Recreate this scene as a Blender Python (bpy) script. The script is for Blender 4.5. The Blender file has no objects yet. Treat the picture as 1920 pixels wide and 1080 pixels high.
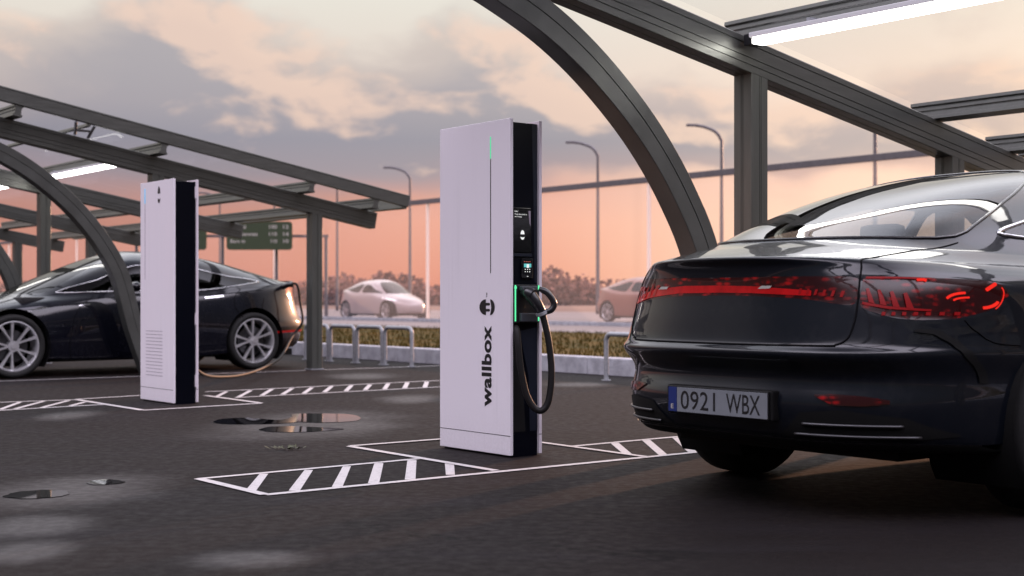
import bpy, bmesh, math, random
import numpy as np
from mathutils import Vector, Matrix
random.seed(7); np.random.seed(7)
R = math.radians
scene = bpy.context.scene
C = bpy.data.collections.new('charging_park'); scene.collection.children.link(C)

H = 0.88                      # eye height of the photographer
F = 2558.0
def G(px, py, z=0.0):         # a spot on the ground, surveyed from the photograph
    Y = (H - z) * F / (py - 560.0)
    return Vector(((px - 960.0) / F * Y, Y, z))
ANG = math.atan2(.6198, .7848)
U = Vector((math.cos(ANG), math.sin(ANG), 0)); V = Vector((-math.sin(ANG), math.cos(ANG), 0))
def AB(a, b, z=0.0): return U * a + V * b + Vector((0, 0, z))

def lin(r, g, b):
    f = lambda c: (c / 255.0 / 12.92) if c / 255.0 <= .04045 else ((c / 255.0 + .055) / 1.055) ** 2.4
    return (f(r), f(g), f(b), 1.0)

# ------------------------------------------------------------------ node helpers
class NT:
    def __init__(s, tree): s.t = tree; s.n = tree.nodes; s.l = tree.links
    def put(s, sock, v):
        if v is None: return
        if isinstance(v, bpy.types.NodeSocket): s.l.new(v, sock)
        else:
            try: sock.default_value = v
            except Exception: sock.default_value = (v, v, v)
    def node(s, typ, ins=None, **kw):
        n = s.n.new(typ)
        for k, v in kw.items(): setattr(n, k, v)
        for k, v in (ins or {}).items(): s.put(n.inputs[k], v)
        return n
    def m(s, op, a, b=None, c=None, clamp=False):
        n = s.node('ShaderNodeMath', operation=op); n.use_clamp = clamp
        s.put(n.inputs[0], a)
        if b is not None: s.put(n.inputs[1], b)
        if c is not None: s.put(n.inputs[2], c)
        return n.outputs[0]
    def vm(s, op, a, b=None):
        n = s.node('ShaderNodeVectorMath', operation=op)
        s.put(n.inputs[0], a)
        if b is not None: s.put(n.inputs[1], b)
        return n.outputs[0]
    def mix(s, f, a, b, blend='MIX'):
        n = s.node('ShaderNodeMix', data_type='RGBA', blend_type=blend); n.clamp_factor = True
        s.put(n.inputs[0], f); s.put(n.inputs[6], a); s.put(n.inputs[7], b)
        return n.outputs[2]
    def step(s, x, lo, hi, a=0.0, b=1.0):
        n = s.node('ShaderNodeMapRange', interpolation_type='SMOOTHSTEP')
        s.put(n.inputs[0], x); s.put(n.inputs[1], lo); s.put(n.inputs[2], hi); s.put(n.inputs[3], a); s.put(n.inputs[4], b)
        return n.outputs[0]
    def ramp(s, x, stops):
        n = s.node('ShaderNodeValToRGB'); s.put(n.inputs[0], x)
        e = n.color_ramp.elements
        while len(e) > 1: e.remove(e[0])
        e[0].position = stops[0][0]; e[0].color = stops[0][1]
        for p, c in stops[1:]:
            k = e.new(p); k.color = c
        return n.outputs[0]
    def noise(s, vec, scale, detail=4, rough=.55, dist=0.0):
        n = s.node('ShaderNodeTexNoise'); s.put(n.inputs['Vector'], vec)
        n.inputs['Scale'].default_value = scale; n.inputs['Detail'].default_value = detail
        n.inputs['Roughness'].default_value = rough; n.inputs['Distortion'].default_value = dist
        return n.outputs[0]

def new_mat(name):
    m = bpy.data.materials.new(name); m.use_nodes = True; m.node_tree.nodes.clear()
    nt = NT(m.node_tree); out = nt.node('ShaderNodeOutputMaterial')
    return m, nt, out
def principled(name, col, rough=.5, metal=0.0, coat=0.0, coat_rough=.03, spec=.5, var=0.0, vscale=8.0,
               bump=0.0, bscale=60.0, emit=None, estr=0.0, stretch=None, rvar=0.0):
    m, nt, out = new_mat(name)
    b = nt.node('ShaderNodeBsdfPrincipled')
    tc = nt.node('ShaderNodeTexCoord').outputs['Object']
    vec = tc
    if stretch: vec = nt.vm('MULTIPLY', tc, stretch)
    c = tuple(col[:3]) + (1,)
    if var > 0:
        n = nt.noise(vec, vscale, 5, .6)
        k = nt.step(n, .3, .7, 1 - var, 1 + var)
        cc = nt.node('ShaderNodeMix', data_type='RGBA', blend_type='MULTIPLY'); nt.put(cc.inputs[0], 1.0); nt.put(cc.inputs[6], c)
        comb = nt.node('ShaderNodeCombineColor', {0: k, 1: k, 2: k}); nt.put(cc.inputs[7], comb.outputs[0])
        nt.put(b.inputs['Base Color'], cc.outputs[2])
    else: b.inputs['Base Color'].default_value = c
    if rvar > 0:
        n2 = nt.noise(vec, vscale * 1.7, 4, .6)
        nt.put(b.inputs['Roughness'], nt.step(n2, .3, .7, max(0, rough - rvar), rough + rvar))
    else: b.inputs['Roughness'].default_value = rough
    b.inputs['Metallic'].default_value = metal
    b.inputs['Coat Weight'].default_value = coat; b.inputs['Coat Roughness'].default_value = coat_rough
    b.inputs['Specular IOR Level'].default_value = spec
    if bump > 0:
        n3 = nt.noise(vec, bscale, 3, .6)
        bp = nt.node('ShaderNodeBump', {'Height': n3}); bp.inputs['Strength'].default_value = bump; bp.inputs['Distance'].default_value = .01
        nt.put(b.inputs['Normal'], bp.outputs[0])
    if emit:
        b.inputs['Emission Color'].default_value = tuple(emit[:3]) + (1,); b.inputs['Emission Strength'].default_value = estr
    nt.l.new(b.outputs[0], out.inputs[0])
    return m
def glass_mat(name, tint, refl=1.0, rough=.0, haze=None, hazef=0.0, transl=None, tf=0.0):
    m, nt, out = new_mat(name)
    tr = nt.node('ShaderNodeBsdfTransparent'); tr.inputs[0].default_value = tuple(tint[:3]) + (1,)
    cur = tr.outputs[0]
    if hazef > 0:
        d = nt.node('ShaderNodeBsdfDiffuse'); d.inputs[0].default_value = tuple(haze[:3]) + (1,)
        mx = nt.node('ShaderNodeMixShader'); mx.inputs[0].default_value = hazef
        nt.l.new(cur, mx.inputs[1]); nt.l.new(d.outputs[0], mx.inputs[2]); cur = mx.outputs[0]
    if tf > 0:
        d = nt.node('ShaderNodeBsdfTranslucent'); d.inputs[0].default_value = tuple(transl[:3]) + (1,)
        mx = nt.node('ShaderNodeMixShader'); mx.inputs[0].default_value = tf
        nt.l.new(cur, mx.inputs[1]); nt.l.new(d.outputs[0], mx.inputs[2]); cur = mx.outputs[0]
    g = nt.node('ShaderNodeBsdfGlossy'); g.inputs['Roughness'].default_value = rough
    lw = nt.node('ShaderNodeFresnel'); lw.inputs[0].default_value = 1.45
    # same reflectance from both faces of the thin pane
    geo = nt.node('ShaderNodeNewGeometry')
    nrm = nt.vm('MULTIPLY', geo.outputs['Normal'], (1, 1, 1))
    f = nt.m('MULTIPLY', nt.m('ABSOLUTE', nt.node('ShaderNodeLayerWeight', {'Blend': .25}).outputs['Fresnel']), refl, clamp=True)
    lwf = nt.node('ShaderNodeLayerWeight', {'Blend': .5}).outputs['Facing']
    f = nt.m('MULTIPLY', nt.m('ADD', nt.m('MULTIPLY', nt.m('POWER', lwf, 4.0), .85), .05), refl, clamp=True)
    mx = nt.node('ShaderNodeMixShader'); nt.put(mx.inputs[0], f)
    nt.l.new(cur, mx.inputs[1]); nt.l.new(g.outputs[0], mx.inputs[2])
    nt.l.new(mx.outputs[0], out.inputs[0])
    return m
def emis_mat(name, col, strength):
    m, nt, out = new_mat(name)
    e = nt.node('ShaderNodeEmission'); e.inputs[0].default_value = tuple(col[:3]) + (1,); e.inputs[1].default_value = strength
    nt.l.new(e.outputs[0], out.inputs[0]); return m

M = {}
M['steel'] = principled('brushed_steel', (.17, .175, .16), .36, .8, var=.05, vscale=3, stretch=(1, 12, 12), bump=.03, bscale=14, rvar=.05)
M['post_steel'] = principled('post_steel', (.135, .14, .125), .42, .7, var=.06, vscale=3, stretch=(12, 12, 1), bump=.03, bscale=14, rvar=.05)
M['arch_steel'] = principled('arch_steel', (.135, .14, .13), .38, .7, var=.06, vscale=4, bump=.04, bscale=160, rvar=.05)
M['galv'] = principled('galvanised_steel', (.33, .34, .36), .5, .4, var=.15, vscale=20, bump=.1)
M['black_metal'] = principled('black_metal', (.012, .012, .014), .4, .2)

def panel_mat():
    m, nt, out = new_mat('lilac_white_panel'); b = nt.node('ShaderNodeBsdfPrincipled')
    tc = nt.node('ShaderNodeTexCoord').outputs['Object']; sp = nt.node('ShaderNodeSeparateXYZ', {0: tc})
    g1 = nt.noise(nt.vm('MULTIPLY', tc, (3, 3, .6)), 2.2, 5, .6); g2 = nt.noise(tc, 60, 4, .7); g3 = nt.noise(nt.vm('MULTIPLY', tc, (40, 40, 1.2)), 1, 4, .6)
    low = nt.m('POWER', nt.step(sp.outputs[2], .42, 0), 2)
    d = nt.m('ADD', nt.m('MULTIPLY', nt.m('MULTIPLY', low, nt.step(g2, .30, .75)), .16), nt.m('MULTIPLY', nt.m('MULTIPLY', nt.step(g1, .45, .75), nt.step(g3, .4, .7)), .10), clamp=True)
    nt.put(b.inputs['Base Color'], nt.mix(d, (.78, .735, .785, 1), (.30, .26, .25, 1)))
    nt.put(b.inputs['Roughness'], nt.step(g1, .3, .7, .34, .5)); nt.l.new(b.outputs[0], out.inputs[0]); return m
M['panel'] = panel_mat()
M['panel_edge'] = principled('panel_edge', (.70, .64, .69), .35)
M['kiosk_black'] = principled('kiosk_black', (.0015, .002, .005), .28, 0, spec=.16)
M['kiosk_facet'] = principled('kiosk_facet', (.010, .013, .022), .35, spec=.3)
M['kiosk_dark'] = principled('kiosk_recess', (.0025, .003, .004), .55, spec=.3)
M['ink'] = principled('black_ink', (.004, .004, .005), .5)
M['ink_grey'] = principled('dark_grey_ink', (.03, .028, .032), .5)
M['rubber'] = principled('cable_rubber', (.010, .009, .009), .55, spec=.25, bump=.05, bscale=80)
M['plastic'] = principled('connector_plastic', (.012, .012, .014), .32, coat=.3, coat_rough=.2)
M['plastic_grey'] = principled('holster_grey', (.05, .055, .065), .4)
M['green_led'] = emis_mat('green_led', (.12, .85, .38), 1.3)
M['green_soft'] = emis_mat('green_soft', (.10, .72, .34), 1.1)
M['blue_led'] = emis_mat('blue_led', (.16, .55, .95), .9)
M['screen'] = principled('screen_glass', (.001, .001, .0015), .12)
M['screen_white'] = emis_mat('screen_white', (1, 1, 1), .9)
M['screen_cyan'] = emis_mat('screen_cyan', (.2, .8, .8), .7)
M['screen_red'] = emis_mat('screen_red', (.9, .2, .15), .7)
M['seam'] = principled('panel_gap', (.002, .002, .003), .7, spec=.1)
M['slot'] = principled('slot_grey', (.30, .26, .31), .6)
M['led_tube'] = emis_mat('led_tube', (1.0, .97, .93), 9.0)
M['led_house'] = principled('led_housing', (.75, .75, .75), .35)
M['roof_glass'] = glass_mat('roof_glass', (.95, .955, .97), refl=.07, haze=(.6, .6, .65), hazef=.03)
M['lip'] = glass_mat('frosted_lip', (.8, .72, .74), refl=.5, haze=(.7, .55, .58), hazef=.35)
M['barrier_glass'] = glass_mat('barrier_glass', (.96, .885, .86), refl=.10, haze=(.8, .5, .4), hazef=.02, transl=(.85, .86, .95), tf=.08)
M['barrier_edge'] = principled('glass_edge_glow', (.8, .62, .55), .4, emit=(1, .75, .62), estr=.25)  # emission stands in for bright reflections along the pane edges
M['car_glass'] = glass_mat('car_glass', (.50, .53, .56), refl=1.25)
M['car_glass_dark'] = glass_mat('car_glass_dark', (.05, .055, .07), refl=.8)
M['rubber_tyre'] = principled('tyre_rubber', (.007, .007, .007), .8, var=.2, vscale=30, bump=.2, bscale=90)
M['alloy'] = principled('alloy', (.75, .75, .77), .32, .75)
M['alloy_dark'] = principled('alloy_dark', (.10, .10, .105), .35, .8)
M['chrome'] = principled('chrome', (.75, .75, .77), .12, 1.0)
M['black_gloss'] = principled('black_gloss', (.004, .004, .005), .12, coat=.5)
M['black_matt'] = principled('black_matt', (.006, .006, .006), .7, spec=.2)
M['interior'] = principled('cabin_trim', (.012, .012, .013), .8)
M['seat_cloth'] = principled('seat_leather', (.03, .028, .03), .6)

def lens_mat():
    m, nt, out = new_mat('red_lens'); b = nt.node('ShaderNodeBsdfPrincipled')
    tc = nt.node('ShaderNodeTexCoord').outputs['Object']
    v = nt.node('ShaderNodeTexVoronoi'); nt.put(v.inputs['Vector'], nt.vm('MULTIPLY', tc, (9, 9, 22))); v.inputs['Scale'].default_value = 2.2; v.inputs['Randomness'].default_value = .9
    n = nt.noise(tc, 9, 3, .6)
    k = nt.m('MULTIPLY', nt.step(v.outputs['Distance'], .55, .1), nt.step(n, .40, .60))
    nt.put(b.inputs['Base Color'], nt.mix(k, (.012, .003, .003, 1), (.16, .004, .005, 1)))
    b.inputs['Emission Color'].default_value = (.8, .01, .01, 1); nt.put(b.inputs['Emission Strength'], nt.m('ADD', .012, nt.m('MULTIPLY', k, .16)))
    b.inputs['Roughness'].default_value = .2; b.inputs['Specular IOR Level'].default_value = .2; b.inputs['Coat Weight'].default_value = .6; b.inputs['Coat Roughness'].default_value = .03
    nt.l.new(b.outputs[0], out.inputs[0]); return m
M['red_lens'] = lens_mat()
M['red_lens_bright'] = principled('red_lens_bright', (.22, .004, .005), .2, coat=.4, spec=.2, emit=(.75, .006, .008), estr=.20, var=.35, vscale=16)
M['red_mid'] = principled('red_mid', (.16, .004, .005), .25, coat=.4, spec=.2, emit=(.7, .006, .008), estr=.13)
M['red_glow'] = emis_mat('red_glow', (1.0, .03, .02), .95)
M['plate_white'] = principled('plate_white', (.19, .205, .225), .45, var=.05)
M['plate_blue'] = principled('plate_blue', (.01, .025, .14), .4)
M['white_paint_car'] = principled('white_car_paint', (.42, .37, .37), .25, coat=.8)
M['red_brown_paint'] = principled('red_brown_paint', (.24, .10, .075), .35, coat=.5)
M['concrete'] = principled('kerb_concrete', (.34, .34, .37), .85, var=.22, vscale=5, bump=.5, bscale=40)
M['lamp_metal'] = principled('lamp_metal', (.16, .15, .16), .5, .5, var=.1)
M['sign_green'] = principled('sign_green', (.035, .052, .022), .6)
M['sign_white'] = principled('sign_lettering', (.42, .40, .36), .6)
M['leaf_far'] = principled('far_foliage', (.20, .085, .06), .9, var=.5, vscale=.4)
M['bark'] = principled('bark', (.07, .05, .04), .9)
M['weed'] = principled('weed_leaf', (.06, .065, .03), .7, var=.3, vscale=60)

def car_paint(name, base, coat=1.0, fleck=.03):
    m, nt, out = new_mat(name)
    b = nt.node('ShaderNodeBsdfPrincipled')
    tc = nt.node('ShaderNodeTexCoord').outputs['Object']
    n1 = nt.noise(tc, 2.6, 6, .62, .6); n2 = nt.noise(tc, 23, 4, .7); n3 = nt.noise(tc, 900, 1, .5)
    d = nt.step(n1, .40, .66); dd = nt.m('MULTIPLY', d, nt.step(n2, .42, .62))
    base = tuple(base) + (1,)
    dusty = (base[0] + .004, base[1] + .0037, base[2] + .0035, 1)
    c = nt.mix(dd, base, dusty)
    c = nt.mix(nt.step(n3, .62, .72, 0, fleck), c, (.12, .13, .16, 1))
    nt.put(b.inputs['Base Color'], c)
    b.inputs['Metallic'].default_value = 0
    b.inputs['Specular IOR Level'].default_value = .12
    b.inputs['Roughness'].default_value = .4
    nt.put(b.inputs['Coat Roughness'], nt.m('ADD', nt.m('MULTIPLY', dd, .10), .025))
    b.inputs['Coat Weight'].default_value = coat
    nt.l.new(b.outputs[0], out.inputs[0]); return m
M['eqs_paint'] = car_paint('navy_black_paint', (.0032, .0048, .0085))
M['sedan_paint'] = car_paint('blue_black_paint', (.0012, .0018, .006), fleck=.03)

# ------------------------------------------------------------------ object helpers
def obj(name, bm_or_me, mat, parent=None, smooth=False, auto=None, kind=None):
    if isinstance(bm_or_me, bmesh.types.BMesh):
        me = bpy.data.meshes.new(name); bm_or_me.to_mesh(me); bm_or_me.free()
    else: me = bm_or_me
    me.name = name
    mats = mat if isinstance(mat, (list, tuple)) else [mat]
    me.materials.clear()
    for mm in mats: me.materials.append(mm)
    if smooth:
        for p in me.polygons: p.use_smooth = True
        if auto is not None:
            try: me.set_sharp_from_angle(angle=R(auto))
            except Exception: pass
    o = bpy.data.objects.new(name, me); C.objects.link(o)
    if parent: o.parent = parent
    if kind: o['kind'] = kind
    return o
def tag(o, label, cat, group=None):
    o['label'] = label; o['category'] = cat
    if group: o['group'] = group
    return o
def thing(name, label, cat, loc=(0, 0, 0), rz=0.0, group=None):
    o = bpy.data.objects.new(name, None); C.objects.link(o)
    o.empty_display_size = .2
    o.location = loc; o.rotation_euler = (0, 0, rz)
    return tag(o, label, cat, group)
def dup(root, label=None):
    def cp(o, par):
        c = o.copy(); C.objects.link(c); c.parent = par
        for ch in list(o.children): cp(ch, c)
        return c
    r = cp(root, None)
    if label: r['label'] = label
    return r
def BM(): return bmesh.new()
def box(bm, x0, x1, y0, y1, z0, z1, bev=0.0, mi=0):
    v = [bm.verts.new(p) for p in ((x0, y0, z0), (x1, y0, z0), (x1, y1, z0), (x0, y1, z0), (x0, y0, z1), (x1, y0, z1), (x1, y1, z1), (x0, y1, z1))]
    fs = [bm.faces.new([v[i] for i in q]) for q in ((0, 3, 2, 1), (4, 5, 6, 7), (0, 1, 5, 4), (1, 2, 6, 5), (2, 3, 7, 6), (3, 0, 4, 7))]
    for f in fs: f.material_index = mi
    if bev > 0:
        es = list({e for f in fs for e in f.edges})
        bmesh.ops.bevel(bm, geom=es, offset=bev, segments=2, affect='EDGES', profile=.6)
    return fs
def poly_prism(bm, pts, axis, a, b):
    # pts: 2D outline, extruded along axis between a and b
    def P(p, t):
        if axis == 'x': return (t, p[0], p[1])
        if axis == 'y': return (p[0], t, p[1])
        return (p[0], p[1], t)
    va = [bm.verts.new(P(p, a)) for p in pts]; vb = [bm.verts.new(P(p, b)) for p in pts]
    n = len(pts)
    bm.faces.new(va); bm.faces.new(vb[::-1])
    for i in range(n): bm.faces.new((va[i], vb[i], vb[(i + 1) % n], va[(i + 1) % n]))
    bmesh.ops.recalc_face_normals(bm, faces=bm.faces[:])
def catmull(pts, n=8):
    P = [Vector(p) for p in pts]; out = []
    for i in range(len(P) - 1):
        p0 = P[max(i - 1, 0)]; p1 = P[i]; p2 = P[i + 1]; p3 = P[min(i + 2, len(P) - 1)]
        for k in range(n):
            t = k / n
            out.append(.5 * ((2 * p1) + (p2 - p0) * t + (2 * p0 - 5 * p1 + 4 * p2 - p3) * t * t + (3 * p1 - p0 - 3 * p2 + p3) * t ** 3))
    out.append(P[-1]); return out
def tube(bm, pts, r, seg=10, cap=True, closed=False):
    pts = [Vector(p) for p in pts]; n = len(pts); rings = []
    up = Vector((0, 0, 1)); prev = None
    for i, p in enumerate(pts):
        if closed: t = pts[(i + 1) % n] - pts[i - 1]
        else: t = pts[min(i + 1, n - 1)] - pts[max(i - 1, 0)]
        t.normalize()
        if prev is None:
            a = up if abs(t.dot(up)) < .9 else Vector((1, 0, 0))
            s = t.cross(a).normalized()
        else:
            s = (prev - t * prev.dot(t)); s = s.normalized() if s.length > 1e-6 else t.orthogonal().normalized()
        prev = s; w = t.cross(s)
        rr = r[i] if isinstance(r, (list, tuple)) else r
        rings.append([bm.verts.new(p + s * rr * math.cos(k * 2 * math.pi / seg) + w * rr * math.sin(k * 2 * math.pi / seg)) for k in range(seg)])
    m = n if closed else n - 1
    for i in range(m):
        A, B = rings[i], rings[(i + 1) % n]
        for k in range(seg):
            try: bm.faces.new((A[k], A[(k + 1) % seg], B[(k + 1) % seg], B[k]))
            except ValueError: pass
    if cap and not closed: bm.faces.new(rings[0][::-1]); bm.faces.new(rings[-1])
def sweep(bm, sec, pts, side):
    side = Vector(side).normalized(); pts = [Vector(p) for p in pts]; n = len(pts); rings = []
    for i, p in enumerate(pts):
        t = (pts[min(i + 1, n - 1)] - pts[max(i - 1, 0)]).normalized()
        nn = t.cross(side).normalized()
        rings.append([bm.verts.new(p + side * a + nn * b) for a, b in sec])
    k = len(sec)
    for i in range(n - 1):
        for j in range(k):
            bm.faces.new((rings[i][j], rings[i][(j + 1) % k], rings[i + 1][(j + 1) % k], rings[i + 1][j]))
    bm.faces.new(rings[0][::-1]); bm.faces.new(rings[-1])
    bmesh.ops.recalc_face_normals(bm, faces=bm.faces[:])
def grooved(w, h, gy=(.3, .7), gx=(), g=.004, d=.005, lip=0.0):
    # rectangular extrusion profile centred on (0,0) with fine grooves in its sides
    a, b = w / 2, h / 2; pts = []
    def side(p, q, fr, inward):
        L = math.hypot(q[0] - p[0], q[1] - p[1]); tx, ty = (q[0] - p[0]) / L, (q[1] - p[1]) / L
        pts.append((p[0] + tx * .004, p[1] + ty * .004))
        for f in fr:
            m = f * L
            pts.append((p[0] + tx * (m - g), p[1] + ty * (m - g)))
            pts.append((p[0] + tx * (m - g * .6) + inward[0] * d, p[1] + ty * (m - g * .6) + inward[1] * d))
            pts.append((p[0] + tx * (m + g * .6) + inward[0] * d, p[1] + ty * (m + g * .6) + inward[1] * d))
            pts.append((p[0] + tx * (m + g), p[1] + ty * (m + g)))
        pts.append((q[0] - tx * .004, q[1] - ty * .004))
    side((-a, -b), (a, -b), gx, (0, 1)); side((a, -b), (a, b), gy, (-1, 0))
    side((a, b), (-a, b), gx, (0, -1)); side((-a, b), (-a, -b), [1 - f for f in gy][::-1], (1, 0))
    return pts
def text_mesh(s, w=None, h=None, bold=0.0, depth=.0008, spacing=1.0, align='CENTER'):
    cu = bpy.data.curves.new('lettering', 'FONT'); cu.body = s; cu.size = 1; cu.offset = bold; cu.extrude = 0
    cu.space_character = spacing; cu.resolution_u = 4
    o = bpy.data.objects.new('lettering', cu); scene.collection.objects.link(o)
    bpy.context.view_layer.update()
    dg = bpy.context.evaluated_depsgraph_get()
    me = bpy.data.meshes.new_from_object(o.evaluated_get(dg))
    bpy.data.objects.remove(o); bpy.data.curves.remove(cu)
    n = len(me.vertices); co = np.zeros(n * 3); me.vertices.foreach_get('co', co); co = co.reshape(-1, 3)
    mn, mx = co.min(0), co.max(0)
    sx = sy = 1.0
    if w: sx = w / (mx[0] - mn[0])
    if h: sy = h / (mx[1] - mn[1])
    if not w: sx = sy
    if not h: sy = sx
    co[:, 0] = (co[:, 0] - ((mn[0] + mx[0]) / 2 if align == 'CENTER' else mn[0])) * sx; co[:, 1] = (co[:, 1] - (mn[1] + mx[1]) / 2) * sy; co[:, 2] = 0
    me.vertices.foreach_set('co', co.reshape(-1)); me.update()
    return me
def xf_mesh(me, mat): me.transform(mat); return me
def basis(o, x, y):      # matrix placing text: origin, text-x axis, text-y axis
    x = Vector(x).normalized(); y = Vector(y).normalized(); z = x.cross(y)
    m = Matrix.Identity(4)
    for i in range(3): m[i][0] = x[i]; m[i][1] = y[i]; m[i][2] = z[i]; m[i][3] = o[i]
    return m
def flat(bm, pts, mi=0):
    f = bm.faces.new([bm.verts.new(p) for p in pts]); f.material_index = mi; return f

# ------------------------------------------------------------------ camera
cam = bpy.data.cameras.new('camera'); co = bpy.data.objects.new('camera', cam); scene.collection.objects.link(co)
cam.lens = 36 * F / 1920; cam.sensor_width = 36; cam.shift_y = 20 / 1920
co.location = (0, 0, H); co.rotation_euler = (R(90), 0, 0)
cam.clip_end = 6000; cam.clip_start = .05
cam.dof.use_dof = True; cam.dof.focus_distance = 6.9; cam.dof.aperture_fstop = 2.9; cam.dof.aperture_blades = 8
scene.camera = co

# ------------------------------------------------------------------ light and sky
SUN_EL = R(9); sd = (U * .93 + V * .32).normalized()
SUN_AZ = math.atan2(sd.x, sd.y)
sun = bpy.data.lights.new('sun', 'SUN'); so = bpy.data.objects.new('sun', sun); scene.collection.objects.link(so)
sun.energy = 4.2; sun.angle = R(1.0); sun.color = (1, .55, .34)
to_sun = Vector((sd.x * math.cos(SUN_EL), sd.y * math.cos(SUN_EL), math.sin(SUN_EL)))
so.rotation_euler = to_sun.to_track_quat('Z', 'Y').to_euler()

w = bpy.data.worlds.new('World'); scene.world = w; w.use_nodes = True
w.node_tree.nodes.clear(); nt = NT(w.node_tree)
gen = nt.node('ShaderNodeTexCoord').outputs['Generated']
sep = nt.node('ShaderNodeSeparateXYZ', {0: gen})
X, Y, Z = sep.outputs
az = nt.m('MULTIPLY', nt.m('ARCTAN2', X, Y), 57.2958)
el = nt.m('MULTIPLY', nt.m('ARCSINE', Z), 57.2958)
base = nt.ramp(nt.m('DIVIDE', el, 90.0, clamp=True), [
    (0, lin(206, 122, 104)), (1.2 / 90, lin(216, 138, 118)), (3.2 / 90, lin(226, 156, 136)), (4.8 / 90, lin(212, 156, 146)),
    (6.5 / 90, lin(214, 178, 168)), (9 / 90, lin(222, 205, 194)), (12.5 / 90, lin(228, 222, 210)),
    (22 / 90, lin(214, 212, 214)), (1.0, lin(176, 184, 208))])
right = nt.m('MULTIPLY', nt.step(az, -3, 17), nt.step(el, 16, 2))
base = nt.mix(nt.m('MULTIPLY', right, .88), base, lin(255, 226, 204))
left = nt.m('MULTIPLY', nt.step(az, 1, -17), nt.step(el, 9, 3))
base = nt.mix(nt.m('MULTIPLY', left, .7), base, lin(178, 116, 110))
# clouds: billows placed by direction, broken up by noise
comb = nt.node('ShaderNodeCombineXYZ'); nt.put(comb.inputs[0], az); nt.put(comb.inputs[1], nt.m('MULTIPLY', el, 1.9))
pv = comb.outputs[0]
warp = nt.node('ShaderNodeTexNoise'); nt.put(warp.inputs['Vector'], pv); warp.inputs['Scale'].default_value = .16; warp.inputs['Detail'].default_value = 3
wv = nt.vm('MULTIPLY', nt.vm('SUBTRACT', warp.outputs['Color'], (.5, .5, .5)), (3.4, 3.4, 0))
pv = nt.vm('ADD', pv, wv)
def px2(x, y):
    a = math.atan((x - 960) / F); e = math.atan((560 - y) / F * math.cos(a)); return math.degrees(a), math.degrees(e) * 1.9
blobs = [(100, 130, 4.2, 4.2, .75), (300, 110, 3.2, 4.0, .75), (420, 120, 3.0, 4.8, .8), (620, 190, 6.0, 2.6, .5), (900, 130, 3.6, 4.4, .95), (330, 60, 2.6, 2.6, .7),
         (60, 330, 9, 4.5, .55), (560, 280, 9, 3.3, 1.25), (1020, 215, 8, 2.6, .75), (1250, 265, 7, 1.7, .65), (1500, 250, 5, 2.2, .6), (1820, 205, 5.5, 3.2, .9),
         (250, 240, 9, 4, .5), (1640, 290, 6, 1.5, .6), (760, 330, 6, 1.4, .5)]
def density(vec, det=7):
    n = nt.noise(vec, .19, det, .50)
    d = nt.m('SUBTRACT', nt.m('MULTIPLY', n, 1.05), .66)
    s2 = nt.node('ShaderNodeSeparateXYZ', {0: vec})
    for (x, y, sx, sy, k) in blobs:
        a, e = px2(x, y)
        q = nt.m('ADD', nt.m('POWER', nt.m('DIVIDE', nt.m('SUBTRACT', s2.outputs[0], a), sx), 2), nt.m('POWER', nt.m('DIVIDE', nt.m('SUBTRACT', s2.outputs[1], e), sy), 2))
        d = nt.m('ADD', d, nt.m('MULTIPLY', nt.m('EXPONENT', nt.m('MULTIPLY', q, -1)), k * .62))
    return d
d0 = density(pv); d1 = density(nt.vm('ADD', pv, (.75, .9, 0)), 5)
body = nt.step(d0, -.10, .30)
# a general high overcast away from the surveyed part of the sky
far = nt.step(nt.m('ABSOLUTE', az), 24, 40)
n_far = nt.step(nt.noise(gen, 2.2, 6, .55), .38, .62)
body = nt.m('MAXIMUM', nt.m('MULTIPLY', body, nt.step(el, 2.5, 5.5)), nt.m('MULTIPLY', nt.m('MULTIPLY', far, n_far), .6))
ccol = nt.ramp(nt.m('DIVIDE', el, 30.0, clamp=True), [(3.5 / 30, lin(198, 146, 142)), (5 / 30, lin(160, 138, 148)), (6.6 / 30, lin(134, 132, 149)), (8 / 30, lin(178, 165, 166)), (10.5 / 30, lin(200, 186, 179)), (1, lin(185, 182, 190))])
ccol = nt.mix(nt.m('MULTIPLY', nt.step(az, 0, 18), .45), ccol, lin(214, 186, 178))
core = nt.step(d0, .25, .8)
ccol = nt.mix(nt.m('MULTIPLY', core, .6), ccol, lin(138, 138, 154))
lit = nt.step(nt.m('SUBTRACT', d0, d1), .04, .24)
ccol = nt.mix(nt.m('MULTIPLY', lit, .72), ccol, lin(244, 208, 186))
skyc = nt.mix(nt.m('MULTIPLY', body, .92), base, ccol)
# below the horizon: dull ground light
skyc = nt.mix(nt.step(el, 0, -3), skyc, lin(120, 95, 90))
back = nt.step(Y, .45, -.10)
low = nt.m('MULTIPLY', back, nt.step(el, 36, 26))
skyc = nt.mix(nt.m('MULTIPLY', back, .7), skyc, lin(216, 206, 224))
skyc = nt.mix(nt.m('MULTIPLY', low, .93), skyc, lin(26, 26, 36))
back_fill = nt.m('MULTIPLY', nt.m('MULTIPLY', back, nt.step(el, 26, 40)), nt.step(el, 76, 54))  # unseen bright sky band behind the camera, added to light the kiosk fronts
front_fill = nt.m('MULTIPLY', nt.m('MULTIPLY', nt.m('SUBTRACT', 1.0, back), nt.step(el, 16, 30)), nt.step(el, 66, 50))  # unseen bright sky above the view, added for pale reflections on the saloon
gain = nt.m('ADD', nt.m('ADD', 1.0, nt.m('MULTIPLY', back_fill, 5.9)), nt.m('MULTIPLY', front_fill, 2.1))
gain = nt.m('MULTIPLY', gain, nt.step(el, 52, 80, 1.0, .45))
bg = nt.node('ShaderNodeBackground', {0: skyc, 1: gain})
sk = nt.node('ShaderNodeTexSky'); sk.sky_type = 'NISHITA'; sk.sun_disc = False; sk.sun_elevation = SUN_EL; sk.sun_rotation = SUN_AZ
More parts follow.
